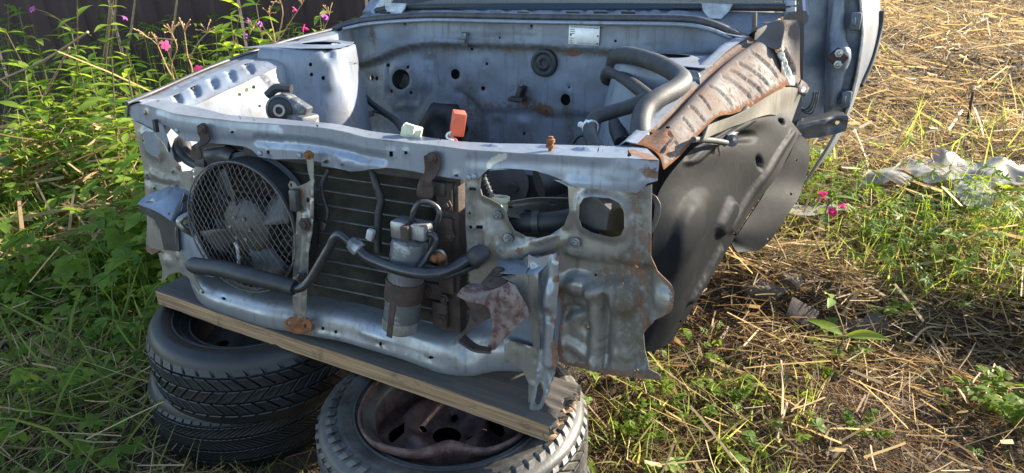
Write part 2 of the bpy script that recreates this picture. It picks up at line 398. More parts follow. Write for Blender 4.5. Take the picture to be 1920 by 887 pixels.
def leaf_mat(name, c1, c2, trans=.5, attr=True, rough=.55, tcol=None, spec=.2):
    k = NT(name); 
    if attr:
        a = k.n('ShaderNodeAttribute', attribute_name='tint'); sp = k.n('ShaderNodeSeparateColor'); k.l(a.outputs['Color'], sp.inputs[0]); f = sp.outputs[0]
    else: f = k.n('ShaderNodeObjectInfo').outputs['Random']
    n = k.noise(45, 4); f2 = k.math('ADD', k.math('MULTIPLY', f, .8), k.math('MULTIPLY', n, .2))
    c = k.ramp(f2, .1, .9, c1, c2); k.set('Base Color', c); k.set('Roughness', rough); k.b.inputs['Specular IOR Level'].default_value = spec
    t = k.n('ShaderNodeBsdfTranslucent'); hs = k.n('ShaderNodeHueSaturation'); hs.inputs['Saturation'].default_value = 1.1; hs.inputs['Value'].default_value = 2.3; hs.inputs['Hue'].default_value = .48 if tcol is None else tcol
    k.l(c, hs.inputs['Color']); k.l(hs.outputs[0], t.inputs['Color']); ms = k.n('ShaderNodeMixShader'); ms.inputs[0].default_value = trans
    k.l(k.b.outputs[0], ms.inputs[1]); k.l(t.outputs[0], ms.inputs[2]); k.l(ms.outputs[0], k.out.inputs['Surface']); return k.m
M['leaf'] = leaf_mat('weed_leaf', (.055, .12, .02), (.17, .235, .035), .5)
M['leaf_obj'] = leaf_mat('balsam_leaf', (.06, .135, .02), (.22, .30, .05), attr=False, rough=.42)
M['grass'] = leaf_mat('grass_blade', (.07, .12, .025), (.22, .23, .07), .45)
M['straw'] = leaf_mat('dry_straw', (.10, .058, .028), (.50, .37, .19), .25, tcol=.5, rough=.62, spec=.25)
M['petal'] = leaf_mat('pink_petal', (.40, .035, .15), (.52, .09, .25), .4, attr=False, tcol=.5)
M['petal_v'] = leaf_mat('violet_petal', (.22, .06, .25), (.30, .12, .32), .4, attr=False, tcol=.5)
M['stem'] = pbr('plant_stem', (.11, .13, .035), (.16, .085, .04), .6, 0, 40, .2, .001)
M['seed_stem'] = pbr('dry_flower_stem', (.36, .20, .08), (.46, .30, .14), .65, 0, 60, .2, .001)
M['twig'] = pbr('dead_stalk', (.20, .125, .065), (.36, .27, .16), .8, 0, 35, .4, .001)
def soil_mat():
    k = NT('soil'); n = k.noise(1.3, 5); n2 = k.noise(22, 8, .7); n3 = k.noise(120, 4)
    b = k.ramp(k.math('ADD', k.math('MULTIPLY', n2, .7), k.math('MULTIPLY', n3, .3)), .36, .68, (.024, .016, .010), (.12, .078, .045)); k.set('Base Color', b); k.set('Roughness', .95); k.bump(k.math('ADD', n2, n3), .9, .03); return k.m
M['soil'] = soil_mat()
M['wall'] = pbr('maroon_painted_steel', (.026, .009, .010), (.038, .014, .014), .55, .1, 4, .3, .003)
M['wall_rust'] = pbr('rusty_wall_steel', (.16, .07, .035), (.06, .025, .018), .8, .1, 7, .4, .003)
M['stone'] = pbr('broken_concrete', (.15, .112, .078), (.075, .056, .040), .9, 0, 16, .8, .01)
M['sheet'] = leaf_mat('torn_plastic_sheet', (.24, .22, .185), (.36, .335, .29), .25, attr=False, tcol=.5, rough=.35)
M['lamp_black'] = pbr('black_steel', (.02, .02, .021), (.05, .045, .04), .6, .2, 30, .4, .001)
M['hatch'] = pbr('under_hood_grey', (.10, .12, .15), (.06, .07, .085), .45, .3, 12, .2, .001)
# ------------------------------------------------------------------ the car shell
car = empty('car_shell'); car.rotation_euler = (-TILT, 0, 0); car.location = tuple(PIV-ROT@PIV)
tag(car, 'stripped silver-blue car front end without hood or fenders, propped on old tyres', 'car')
def bolt(name, px, py, y, r=.008, mat='rust_dark', n=(0, -1, 0), parent=None, h=.007):
    b = MB(); p = V(px, py, y); b.lathe([(0, -.002), (r*1.7, -.002), (r*1.7, .0015), (r*1.05, .002), (r, h), (r*.55, h+.0015), (0, h+.001)], p, n, 6 if r > .006 else 10)
    return b.build(name, M[mat], parent or car, angle=25)
def tubeobj(name, pts, r, mat, n=12, k=8, parent=None, flat=1.):
    b = MB(); q = spline(pts, k); rr = r if not isinstance(r, (list, tuple)) else list(np.interp(np.linspace(0, 1, len(q)), np.linspace(0, 1, len(r)), r))
    b.tube(q, rr, n, flat=flat); return b.build(name, M[mat], parent or car, angle=50)

# --- upper rail of the radiator support
ST = [(236, 203, 262, 180), (262, 195, 290, 183), (297, 203, 318, 189), (330, 213, 348, 196), (378, 220, 378, 202), (423, 225, 423, 213), (460, 229, 460, 217.5), (525, 233, 515, 222), (600, 239, 590, 229), (640, 246, 632, 233),
      (675, 255, 668, 240), (700, 260, 695, 246), (750, 266, 748, 252), (800, 272, 797, 257), (875, 281, 870, 266), (935, 285, 932, 269), (1035, 290, 1030, 271), (1110, 294, 1100, 273), (1147, 296, 1143, 274), (1185, 297, 1168, 270), (1236, 300, 1192, 257)]
def yfr(px): return float(np.interp(px, [236, 300, 420, 560, 1150, 1240], [.055, .035, .012, 0, 0, .012]))
top, back, low, lip, edge = [], [], [], [], []
for (a, b, c, d) in ST:
    y = yfr(a); t = V(a, b, y); zb = t[2]-.001; bk = Vz(c, d, zb)
    if bk[1] < y+.022: bk = V(c, d, y+.022)
    top.append(t); back.append(bk); low.append(t+np.array([0, .004, -.115])); lip.append(bk+np.array([0, .004, -.022])); edge.append(t+np.array([0, -.0025, -.006]))
rail_s = PatchSurf([low, [(l+t)/2 for l, t in zip(low, top)], top])
rail_out = [(236, 203), (262, 195), (297, 203), (330, 213), (378, 220), (423, 225), (460, 229), (525, 233), (600, 239), (640, 246), (675, 255), (700, 260), (750, 266), (800, 272), (875, 281), (935, 285), (1035, 290), (1110, 294), (1185, 297), (1236, 301),
            (1243, 326), (1237, 339), (1218, 343), (1207, 355), (1196, 361), (1166, 359), (1130, 355), (1085, 351), (1067, 346), (1051, 338), (1033, 330), (1006, 321), (981, 318), (948, 316), (916, 317), (907, 323), (896, 336), (875, 337), (860, 336), (825, 330), (795, 325), (777, 322), (750, 316), (727, 314), (692, 317), (660, 321), (602, 312), (600, 305), (585, 301), (570, 299), (512, 299), (485, 294), (472, 282), (457, 275), (419, 270), (391, 268), (364, 265), (346, 264), (337, 257), (318, 240), (294, 228), (290, 246), (272, 239), (250, 229)]
rail = panel('radiator_support_rail', rail_s, M['paint'], car, rail_out, holes=[(275, 212, 2.6, 5.5), (439, 247, 2.6, 3.4), (504, 285, 3, 3.6), (612, 303, 2.6, 3), (644, 308, 3, 3.6), (733, 288, 4.6, 5.4, 12, 6), (760, 286, 3.6, 4), (857, 329, 2.4, 2.6)],
      relief=[('ridge', [(480, 262), (560, 268), (640, 283), (720, 298)], .012, -.007), ('ridge', [(300, 222), (420, 244), (520, 252)], .02, .003), ('ridge', [(1075, 343), (1140, 350), (1195, 354), (1215, 340)], .012, .004), ('bump', (660, 305), .05, .02, .004), ('bump', (1180, 325), .06, .03, .004), ('ridge', [(880, 300), (1040, 308), (1180, 318)], .012, -.002)],
      wear=[('pale', (498, 264), .03, .5), ('pale', [(640, 280), (690, 290)], .008, .42), ('pale', [(945, 292), (925, 302), (915, 312)], .016, .75), ('rust', (612, 303), .012, .6), ('rust', (644, 308), .014, .55), ('rust', (504, 285), .012, .5), ('rust', (733, 292), .02, .42), ('rust', (1222, 318), .03, .45), ('rust', (240, 206), .02, .8), ('rust', (311, 226), .014, .6), ('rust', [(1165, 305), (1200, 318), (1235, 330)], .013, .36), ('grime', (580, 300), .03, .5)], step=.0065, flange=(.007, .0015))
railtop_s = PatchSurf([[t+np.array([0, -.0008, .0006]) for t in top], [t+(b-t)*.33 for t, b in zip(top, back)], [t+(b-t)*.66 for t, b in zip(top, back)], back, [b+np.array([0, .002, -.004]) for b in back], lip])
panel('rail_top_face', railtop_s, M['paint'], car, None, holes=[(262, 188, 5, 2.2), (297, 190, 3, 1.5), (450, 222, 4, 1.4), (476, 226, 4, 1.4), (595, 236, 2.5, 1.2), (825, 267, 4.5, 1.8), (922, 273, 4.5, 2.0), (1093, 280, 5, 2.2), (1123, 283, 9, 3), (1181, 290, 5.5, 2.6)],
      relief=[('bump', (1030, 276), .03, .012, .005), ('bump', (1093, 281), .028, .011, .006), ('bump', (1125, 283), .032, .012, .006), ('bump', (922, 274), .028, .010, .004)],
      wear=[('rust', (922, 273), .02, .7), ('rust', (1032, 274), .014, .6), ('rust', (345, 205), .03, .4), ('rust', (1187, 285), .035, .9), ('rust', (1215, 295), .04, .9), ('rust', (330, 195), .03, .3)], step=.0065, dent=.0008)
bo = MB(); p = V(1032, 276, .03); bo.lathe([(0, -.03), (.004, -.03), (.004, .0), (.009, .0), (.009, .004), (.006, .004), (.006, .009), (.0085, .009), (.0085, .015), (.005, .016), (.005, .02), (0, .021)], p, (0, 0, 1), 10); bo.build('bolt', M['rust_orange'], car, angle=25)

# --- headlamp panel on the right
hl = FrontSurf(.012)
O1 = [(907, 325), (916, 318), (950, 316), (985, 318), (1008, 322), (1035, 331), (1052, 339), (1068, 348), (1071, 395), (1062, 420), (1040, 434), (1015, 441), (990, 441), (968, 430), (957, 412), (952, 395), (943, 382), (925, 372), (908, 364), (904, 350)]
O2 = [(1089, 382), (1097, 369), (1112, 366), (1145, 369), (1163, 378), (1172, 395), (1173, 425), (1166, 440), (1150, 443), (1110, 434), (1093, 424), (1088, 408)]
head_out = [(872, 333), (907, 323), (935, 312), (1060, 338), (1110, 350), (1205, 352), (1222, 346), (1221, 400), (1220, 480), (1232, 508), (1258, 535), (1265, 548), (1263, 575), (1256, 587), (1226, 602), (1209, 622), (1203, 632), (1206, 665), (1215, 695), (1237, 708), (1238, 717), (1180, 712), (1120, 705), (1062, 692), (1040, 668), (1040, 560), (1046, 500), (1036, 480), (1000, 478), (955, 500), (930, 520), (900, 560), (880, 540), (876, 480), (873, 420)]
panel('headlamp_panel', hl, M['paint_front'], car, head_out, holes=[O1, O2, (916, 311, 1, 1) if False else (901, 425, 7, 4, 12, 4), (884, 425, 3.5, 4), (882, 399, 2.6, 3), (887, 354, 7, 3.6, 12, 4), (1113, 520, 3, 3.2), (1168, 531, 3.2, 2.6), (1191, 503, 5, 4.6), (1192, 697, 4, 2.6), (1096, 620, 3.5, 4)],
      relief=[('ridge', O1+[O1[0]], .012, .006), ('ridge', O2+[O2[0]], .012, .006), ('ridge', [(950, 470), (1000, 462), (1050, 445)], .022, .016), ('ridge', [(1200, 360), (1196, 470)], .012, .004), ('step', [(1060, 478), (1100, 486), (1150, 492), (1200, 500), (1220, 500), (1215, 640), (1240, 720), (1060, 700), (1045, 560)], -.016, .02),
              ('ridge', [(1110, 545), (1113, 600), (1112, 690)], .016, .018), ('ridge', [(1133, 560), (1130, 690)], .012, -.016), ('bump', (1085, 540), .06, .03, .022), ('ridge', [(1048, 600), (1062, 583), (1080, 585)], .012, -.012), ('bump', (1160, 560), .05, .05, .022), ('ridge', [(1165, 640), (1175, 670)], .02, .006), ('bump', (1245, 562), .035, .03, .008), ('ridge', [(1066, 476), (1110, 487), (1150, 494)], .006, .006),
              ('bump', (1096, 620), .02, .02, -.006), ('bump', (925, 450), .03, .05, .010), ('ridge', [(878, 480), (895, 470), (915, 462)], .01, .006), ('ridge', [(1215, 505), (1228, 600)], .008, -.004), ('bump', (1160, 675), .03, .02, .006), ('ridge', [(1060, 650), (1120, 690), (1220, 700)], .014, .006)],
      wear=[('rust', [(1195, 360), (1198, 470), (1175, 510), (1120, 520)], .026, .37), ('grime', [(1195, 360), (1198, 470), (1175, 510), (1120, 520)], .04, .9), ('rust', [(1205, 520), (1195, 560), (1200, 600)], .045, .38), ('grime', [(1205, 510), (1190, 560), (1200, 620), (1215, 690)], .06, .95), ('grime', [(1060, 470), (1120, 480), (1190, 490)], .02, .7), ('rust', [(900, 440), (930, 470)], .03, .25), ('grime', [(880, 360), (890, 470), (950, 460)], .03, .7), ('rust', [(1050, 540), (1045, 620), (1050, 680)], .014, .62), ('rust', (1096, 622), .02, .5), ('rust', [(1265, 548), (1256, 587), (1209, 622)], .010, .5), ('rust', [(1060, 690), (1140, 705), (1230, 715)], .02, .5), ('rust', (980, 466), .014, .8), ('rust', [(1222, 440), (1222, 490), (1262, 545)], .007, .6), ('grime', (1150, 640), .12, .35), ('grime', (930, 440), .07, .45), ('rust', [(1105, 540), (1107, 610)], .014, .32), ('grime', [(1180, 500), (1190, 620)], .05, .5), ('pale', (1195, 470), .03, .3)], step=.0065, dent=.002, flange=(.008, .003), edge_rust=.10)
for (x, y) in ((932, 404), (953, 447), (1078, 455)): bolt('bolt', x, y, .006, .006, 'alu_dirty', h=.004)
for (x, y) in ((1079, 346), (1122, 347), (1144, 347), (1170, 352), (1196, 351), (888, 331), (878, 333), (672, 313), (560, 292), (486, 288), (330, 245)):
    b = MB(); b.lathe([(0, .0003), (.003, .0008), (.0045, .0002), (.006, -.001)], V(x, y, yfr(x)-.001), (0, -1, .05), 12); b.build('spot_weld', M['paint'], car)
# things seen through the openings
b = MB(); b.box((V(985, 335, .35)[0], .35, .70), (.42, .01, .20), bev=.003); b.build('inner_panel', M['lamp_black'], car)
inner_br = PatchSurf([[Vz(930, 402, .80), Vz(1000, 410, .795), Vz(1074, 405, .79)], [Vz(945, 385, .815), Vz(1010, 380, .81), Vz(1074, 380, .80)], [Vz(960, 378, .83), Vz(1010, 372, .83), Vz(1074, 372, .83)]])
panel('battery_tray', inner_br, M['paint_front'], car, None, holes=[(956, 388, 6, 2.6), (990, 395, 8, 3), (1037, 380, 8, 2.6), (1045, 402, 11, 3)], step=.009, dent=.001)
tubeobj('intake_hose', [V(962, 424, .06), V(985, 418, .06), V(1030, 416, .07), V(1075, 410, .09)], .021, 'rubber')
tubeobj('hose_clamp', [V(1000, 416, .06), V(1012, 416, .062)], .023, 'plastic')
tubeobj('taped_hose_end', [V(956, 426, .055), V(978, 420, .06)], [.016, .019], 'white_plastic')
b = MB(); c = V(937, 380, .05); b.lathe([(.016, -.08), (.017, 0), (.020, .003), (.020, .012), (.015, .012), (.013, 0), (.012, -.08)], c, (0, .1, 1), 20); b.build('filler_neck', M['yellow_plastic'], car)
b = MB(); a0, a1 = V(907, 330, .03), V(922, 366, .04)
for k in range(11): b.lathe([(.003, -.001), (.006-.002*(k % 2), 0), (.003, .004)], a0+(a1-a0)*k/10, tuple(a1-a0), 10)
b.tube([a0, a1], .003, 8); b.build('threaded_rod', M['zinc'], car)
b = MB(); c = V(955, 345, .33); b.lathe([(.0, .0), (.05, .0), (.055, .012), (.03, .016), (0, .018)], c, (0, -1, .2), 18); b.lathe([(0, .02), (.012, .02), (.012, .03), (0, .03)], V(970, 348, .33), (0, -1, 0), 10); b.build('horn_disc', M['plastic'], car)
b = MB(); b.tube([V(1010, 345, .2), V(1060, 330, .24)], .035, 14); b.build('resonator', M['plastic'], car)
# square air duct behind the headlamp opening
du = MB(); A = [V(x, y, .03) for x, y in ((1089, 368), (1120, 372), (1143, 392), (1137, 432), (1110, 428), (1088, 415))]; B_ = [V(x, y, .16) for x, y in ((1100, 372), (1150, 372), (1185, 390), (1180, 440), (1140, 445), (1100, 420))]
n = 6; du.add(A+B_, [(i, (i+1) % n, n+(i+1) % n, n+i) for i in range(n)]); du.add([p+np.array([0, .004, 0]) for p in A], [tuple(range(n))])
o = du.build('air_duct', M['plastic'], car, smooth=False); mo = o.modifiers.new('s', 'SOLIDIFY'); mo.thickness = .004
panel('duct_ring', FrontSurf(.03), M['blade'], car, [(1219, 362), (1230, 368), (1238, 382), (1239, 396), (1234, 415), (1226, 432), (1219, 442), (1222, 420), (1228, 398), (1226, 380)], step=.006, sm_out=2)

# --- headlamp panel on the left
hl2 = FrontSurf(.045)
OL = [(270, 250), (277, 245), (292, 247), (300, 262), (304, 285), (300, 292), (288, 290), (277, 283), (272, 266)]
panel('headlamp_panel', hl2, M['paint_front'], car, [(249, 226), (272, 236), (292, 244), (304, 262), (315, 285), (338, 312), (340, 322), (358, 320), (375, 305), (386, 292), (395, 300), (383, 330), (372, 352), (360, 380), (352, 440), (340, 480), (322, 490), (300, 470), (284, 478), (273, 470), (276, 420), (272, 370), (268, 310), (258, 262)], holes=[OL, (276, 329, 2.6, 3.4), (326, 322, 3, 3), (290, 353, 2.6, 2.6), (300, 300, 2.2, 2.8), (363, 321, 2, 2.4), (364, 331, 2, 2.4)],
      relief=[('ridge', OL+[OL[0]], .014, .005), ('ridge', [(285, 323), (300, 333), (334, 338)], .010, .006), ('ridge', [(276, 340), (300, 345), (330, 348)], .010, -.005), ('bump', (300, 400), .03, .05, .008)], wear=[('rust', (335, 316), .014, .6), ('grime', (300, 330), .1, .35), ('rust', [(275, 465), (300, 475)], .02, .5)], step=.008, flange=(.008, .002), edge_rust=.2)
b = MB(); b.box(V(312, 268, .2), (.16, .006, .13)); b.build('inner_panel', M['paint_in'], car)
tubeobj('wiring_loom', [V(318, 240, .12), V(326, 262, .1), V(340, 285, .08), V(352, 300, .07), V(375, 312, .06)], .012, 'rubber')
tubeobj('wiring_loom', [V(330, 255, .14), V(345, 272, .1), V(350, 290, .09)], .017, 'hose')
b = MB(); b.box(V(292, 236, .03), (.008, .01, .03)); b.build('rubber_stop', M['lamp_black'], car); b = MB(); b.tube([V(320, 232, .10), V(316, 285, .08)], .004, 8); b.build('support_rod', M['lamp_black'], car)
b = MB(); b.tube([V(395, 292, .05), V(428, 290, .045), V(440, 296, .045)], [.02, .022, .02], 14); b.tube([V(386, 288, .05), V(395, 290, .05)], .014, 10); b.box(V(382, 300, .05), (.03, .03, .03), bev=.004); b.build('fan_motor_plug', M['plastic'], car)

# --- rusty straps bolted to the rail
for nm, out, y, m in (('mounting_strap', [(370, 236), (378, 231), (386, 236), (392, 258), (388, 268), (378, 276), (377, 298), (364, 300), (358, 295), (360, 275), (374, 264), (372, 250)], .002, 'rust_dark'),
                      ('mounting_strap', [(796, 293), (808, 285), (822, 290), (824, 315), (818, 328), (812, 340), (811, 370), (795, 371), (783, 366), (784, 342), (797, 322)], -.012, 'rust_dark')):
    s_ = FrontSurf(y); panel(nm, s_, M[m], car, out, relief=[('ridge', [out[0], out[-1], out[-3]], .006, .003), ('bump', (0.5*(out[1][0]+out[6][0]), out[5][1]), .02, .012, .008)], step=.006, thick=.004, sm_out=3)
bolt('bolt', 379, 243, -.002, .006); bolt('bolt', 809, 297, -.016, .006)

# --- centre latch stay
st_s = FrontSurf(-.022, .02)
panel('latch_stay', st_s, M['paint_front'], car, [(573, 286), (580, 282), (588, 288), (588, 330), (590, 345), (587, 420), (581, 480), (578, 545), (575, 606), (556, 606), (552, 560), (550, 500), (553, 440), (557, 395), (554, 368), (545, 358), (540, 347), (544, 339), (552, 341), (558, 350), (575, 343), (582, 338), (577, 318)], holes=[(546, 347, 1.8, 4), (577, 375, 3.4, 5)],
      relief=[('ridge', [(574, 400), (571, 470), (566, 530), (565, 600)], .009, .009), ('bump', (572, 422), .014, .018, .007), ('bump', (566, 520), .013, .016, .007), ('ridge', [(588, 345), (580, 480), (577, 600)], .004, .007), ('ridge', [(552, 440), (553, 600)], .004, .006)], wear=[('rust', (562, 365), .022, .85), ('rust', (565, 390), .018, .8), ('rust', (566, 600), .016, .9), ('rust', (578, 292), .008, .6)], step=.005, dent=.0004, edge_rust=.25)
bolt('bolt', 578, 291, -.03, .006, 'rust_orange'); bolt('bolt', 571, 421, -.032, .009, 'rust_dark'); bolt('bolt', 566, 521, -.033, .008, 'rust_dark')
panel('stay_foot', FrontSurf(-.03), M['rust_orange'], car, [(533, 604), (541, 596), (556, 592), (577, 598), (584, 606), (583, 622), (570, 627), (552, 625), (537, 617)], holes=[(572, 611, 2.4, 4), (543, 606, 5, 4)], relief=[('bump', (556, 605), .02, .015, .008)], step=.005, thick=.003)

# --- lower crossmember
LS = [(352, 448, 380, 445, .05), (352, 480, 385, 470, .045), (358, 508, 395, 490, .035), (372, 532, 430, 515, .02), (420, 552, 480, 538, .01), (500, 572, 550, 560, .0), (590, 585, 640, 575, -.005), (680, 606, 730, 592, -.005), (760, 628, 800, 612, -.005), (830, 645, 850, 628, 0.), (880, 640, 900, 610, .005), (930, 632, 960, 605, .01), (1000, 640, 1010, 615, .012)]
rows = [[], [], [], [], [], []]
dz = [.045, .05, .055, .058, .06, .062, .064, .066, .07, .075, .085, .08, .075]
for (a, b, c, d, y), h in zip(LS, dz):
    t = V(a, b, y); bk = V(c, d, y+.10); rows[0].append(t+np.array([.002, .004, -h])); rows[1].append(t+np.array([0, -.004, -h*.88])); rows[2].append(t+np.array([0, -.005, -h*.42])); rows[3].append(t+np.array([0, .002, -h*.20])); rows[4].append(t+np.array([0, .022, .004])); rows[5].append(np.array([bk[0], t[1]+.11, t[2]+.016]))
low_s = PatchSurf(rows)
panel('lower_crossmember', low_s, M['paint_gloss'], car, None, holes=[(380, 548, 3, 3), (420, 560, 3, 3), (603, 617, 3, 3.4), (628, 624, 3, 3.4), (712, 646, 3.4, 3.6), (806, 672, 3.6, 3.8)],
      relief=[('ridge', [(600, 612), (760, 650), (830, 675)], .02, -.004), ('bump', (700, 630), .05, .02, .004), ('bump', (880, 660), .05, .03, -.006), ('ridge', [(860, 650), (868, 690)], .012, .005)],
      wear=[('pale', [(710, 650), (760, 665)], .012, .5), ('rust', (712, 652), .014, .5), ('grime', (560, 575), .1, .4), ('rust', (860, 690), .016, .5), ('grime', [(840, 640), (980, 650)], .03, .6)], step=.008, dent=.003)

# --- tow horn / leg on the right
panel('towing_horn', FrontSurf(-.03), M['paint_gloss'], car, [(990, 478), (1005, 484), (1040, 475), (1052, 480), (1050, 520), (1046, 580), (1040, 630), (1047, 672), (1042, 695), (1030, 735), (1015, 765), (1003, 774), (993, 766), (1002, 735), (1010, 700), (1011, 660), (1004, 600), (996, 545), (988, 520)], holes=[(1019, 520, 2.6, 6.5), [(1011, 720), (1016, 713), (1021, 716), (1020, 735), (1013, 757), (1008, 759), (1006, 750)]],
      relief=[('ridge', [(1012, 690), (1000, 762)], .008, .008), ('ridge', [(1044, 690), (1020, 762)], .007, .010), ('ridge', [(1045, 490), (1030, 560), (1034, 610), (1030, 680)], .014, .012), ('bump', (1036, 560), .02, .05, .010), ('ridge', [(1000, 500), (1010, 620)], .006, .006), ('bump', (1033, 585), .012, .02, -.012)],
      wear=[('rust', (1048, 520), .014, .7), ('rust', (1042, 600), .014, .6), ('rust', [(1040, 640), (1044, 690)], .012, .5), ('rust', (1050, 480), .012, .6), ('grime', (1025, 690), .04, .4)], step=.0055, dent=.0025, thick=.0025, edge_rust=.15)
side = PatchSurf([[V(945, 640, -.012), V(975, 700, -.012), V(990, 765, -.03)], [V(955, 636, 0), V(985, 690, -.01), V(996, 770, -.03)], [V(1005, 656, -.015), V(1008, 700, -.025), V(1004, 772, -.032)]])
panel('horn_gusset', FrontSurf(-.016), M['paint_front'], car, [(946, 634), (985, 646), (1010, 655), (1013, 662), (1012, 700), (1003, 740), (995, 768), (990, 755), (991, 720), (980, 695), (965, 683), (948, 678)], relief=[('ridge', [(950, 638), (949, 676)], .005, .004), ('bump', (967, 658), .008, .008, .002), ('bump', (1003, 674), .008, .008, -.002), ('bump', (1000, 722), .009, .009, .003)], wear=[('grime', (970, 660), .04, .4), ('rust', (965, 683), .015, .4)], step=.006, thick=.0025)
hb = PatchSurf([[V(990, 480, -.028), V(988, 520, -.028), V(1004, 600, -.028), V(1011, 660, -.028)], [V(980, 486, .02), V(985, 520, .03), V(992, 600, .04), V(1000, 655, .04)]])
panel('horn_side', hb, M['paint_front'], car, None, step=.01, grime=.4)
# box end above the horn
bt = PatchSurf([[V(985, 514, -.04), V(1012, 516, -.045)], [V(925, 500, -.0), V(1050, 476, -.03)], [V(935, 486, .01), V(1046, 470, .01)]])
panel('frame_rail_top', PatchSurf([[V(926, 510, -.05), V(955, 513, -.052), V(985, 514, -.055)], [V(932, 498, -.02), V(962, 500, -.02), V(993, 500, -.025)], [V(940, 486, .008), V(970, 487, .008), V(1002, 488, .006)]]), M['paint'], car, None, relief=[('bump', (960, 500), .03, .02, .003)], wear=[('rust', (978, 500), .008, .5), ('grime', (940, 495), .03, .5)], step=.006, dent=.001)
panel('frame_rail_cap', PatchSurf([[V(986, 514, -.056), V(997, 515, -.052), V(1008, 513, -.045)], [V(994, 502, -.026), V(1010, 500, -.03), V(1027, 494, -.03)], [V(1003, 489, .004), V(1022, 483, .0), V(1043, 474, -.006)]]), M['paint'], car, None, step=.006, dent=.001)
panel('frame_rail_front', PatchSurf([[V(999, 652, -.03), V(1013, 657, -.036)], [V(996, 600, -.045), V(1010, 602, -.04)], [V(990, 555, -.052), V(1008, 555, -.044)], [V(985, 514, -.056), V(1009, 513, -.046)]]), M['paint_front'], car, None, holes=[], relief=[('ridge', [(1007, 520), (1009, 600), (1012, 650)], .005, .004)], step=.006, dent=.001, grime=.25)
panel('frame_rail_side', FrontSurf(-.058), M['paint_front'], car, [(940, 520), (985, 512), (990, 520), (991, 560), (995, 582), (1000, 620), (990, 590), (970, 540), (960, 530)], step=.006, grime=.3)
# --- rusty bumper bracket
bk_s = PatchSurf([[V(925, 655, -.095), V(948, 660, -.10), V(975, 620, -.04)], [V(918, 605, -.095), V(945, 610, -.10), V(988, 590, -.03)], [V(906, 568, -.095), V(935, 560, -.10), V(975, 548, -.03)]])
panel('bumper_bracket', FrontSurf(-.085), M['rust_red'], car, [(908, 571), (917, 546), (939, 537), (953, 528), (966, 535), (978, 555), (989, 580), (991, 592), (979, 602), (949, 632), (928, 656), (914, 654), (924, 617), (927, 600), (922, 584)], holes=[(937, 614, 2.2, 4)], relief=[('bump', (955, 565), .03, .04, .014), ('ridge', [(922, 575), (928, 620), (918, 655)], .006, .006)], step=.006, thick=.004)
panel('bracket_top_plate', PatchSurf([[V(857, 553, -.13), V(882, 565, -.125), V(909, 572, -.10)], [V(866, 541, -.11), V(890, 548, -.10), V(918, 550, -.088)], [V(880, 532, -.07), V(908, 533, -.065), V(942, 537, -.07)]]), M['rust_red'], car, None, step=.006, thick=.004, dent=.001)
panel('bracket_back_plate', FrontSurf(-.05), M['rust_dark'], car, [(866, 556), (882, 562), (908, 566), (924, 580), (928, 592), (900, 606), (884, 618), (872, 634), (862, 640), (859, 632), (872, 620), (880, 600), (880, 578)], holes=[(892, 600, 3, 4)], step=.007, thick=.004)
panel('bracket_foot', PatchSurf([[V(860, 640, -.09), V(888, 655, -.11), V(920, 658, -.11)], [V(872, 628, -.06), V(895, 645, -.08), V(922, 650, -.085)]]), M['rust_dark'], car, None, holes=[(888, 650, 4, 2)], step=.007, thick=.005)
panel('bracket_tongue', PatchSurf([[V(902, 530, -.075), V(920, 540, -.085), V(945, 535, -.07)], [V(925, 505, -.035), V(940, 508, -.04), V(955, 520, -.045)]]), M['rust_dark'], car, None, holes=[(920, 527, 3, 2)], step=.006, thick=.004)
bolt('bolt', 935, 509, -.045, .008, 'rust_dark', (0, -.3, 1))

# --- frame end on the left
panel('frame_rail_top', PatchSurf([[V(258, 380, -.02), V(290, 394, -.03), V(318, 412, -.03), V(330, 420, -.01)], [V(275, 366, .02), V(310, 374, .0), V(332, 385, .0), V(345, 400, .015)], [V(330, 344, .06), V(345, 346, .06), V(356, 352, .055), V(366, 366, .05)]]), M['paint'], car, None, holes=[(281, 378, 8, 2.6), (317, 401, 3, 3.4)], relief=[('ridge', [(290, 372), (330, 352)], .01, .006)], wear=[('rust', (350, 365), .02, .4)], step=.007, dent=.0025, thick=.003)
panel('frame_rail_side', FrontSurf(-.01), M['lamp_black'], car, [(258, 381), (290, 393), (316, 410), (332, 422), (336, 472), (308, 468), (300, 430), (290, 412), (262, 395)], step=.009, thick=.003)  # black sheet stands in for the shade inside the open rail end
panel('frame_rail_face', PatchSurf([[V(332, 470, -.008), V(346, 475, .03)], [V(330, 420, -.008), V(340, 430, .035)], [V(345, 362, .02), V(362, 372, .045)]]), M['paint_front'], car, None, relief=[('ridge', [(336, 380), (336, 460)], .006, .006)], wear=[('rust', (352, 390), .03, .6), ('rust', (345, 430), .02, .4)], step=.007, grime=.5)
panel('front_skirt', FrontSurf(.0), M['paint_front'], car, [(297, 475), (312, 470), (340, 472), (352, 490), (360, 508), (370, 530), (380, 546), (372, 548), (352, 520), (335, 510), (318, 514), (303, 532), (305, 505)], relief=[('ridge', [(331, 474), (342, 506)], .004, .004), ('bump', (315, 490), .02, .02, .004)], wear=[('grime', (330, 490), .05, .5), ('rust', (310, 525), .012, .4)], step=.007)
tubeobj('hook_rod', [V(368, 446, .02), V(360, 438, .0), V(344, 428, -.02), V(336, 418, -.025), V(340, 410, -.02), V(356, 401, .0), V(366, 398, .02), V(364, 382, .03)], .0075, 'zinc')

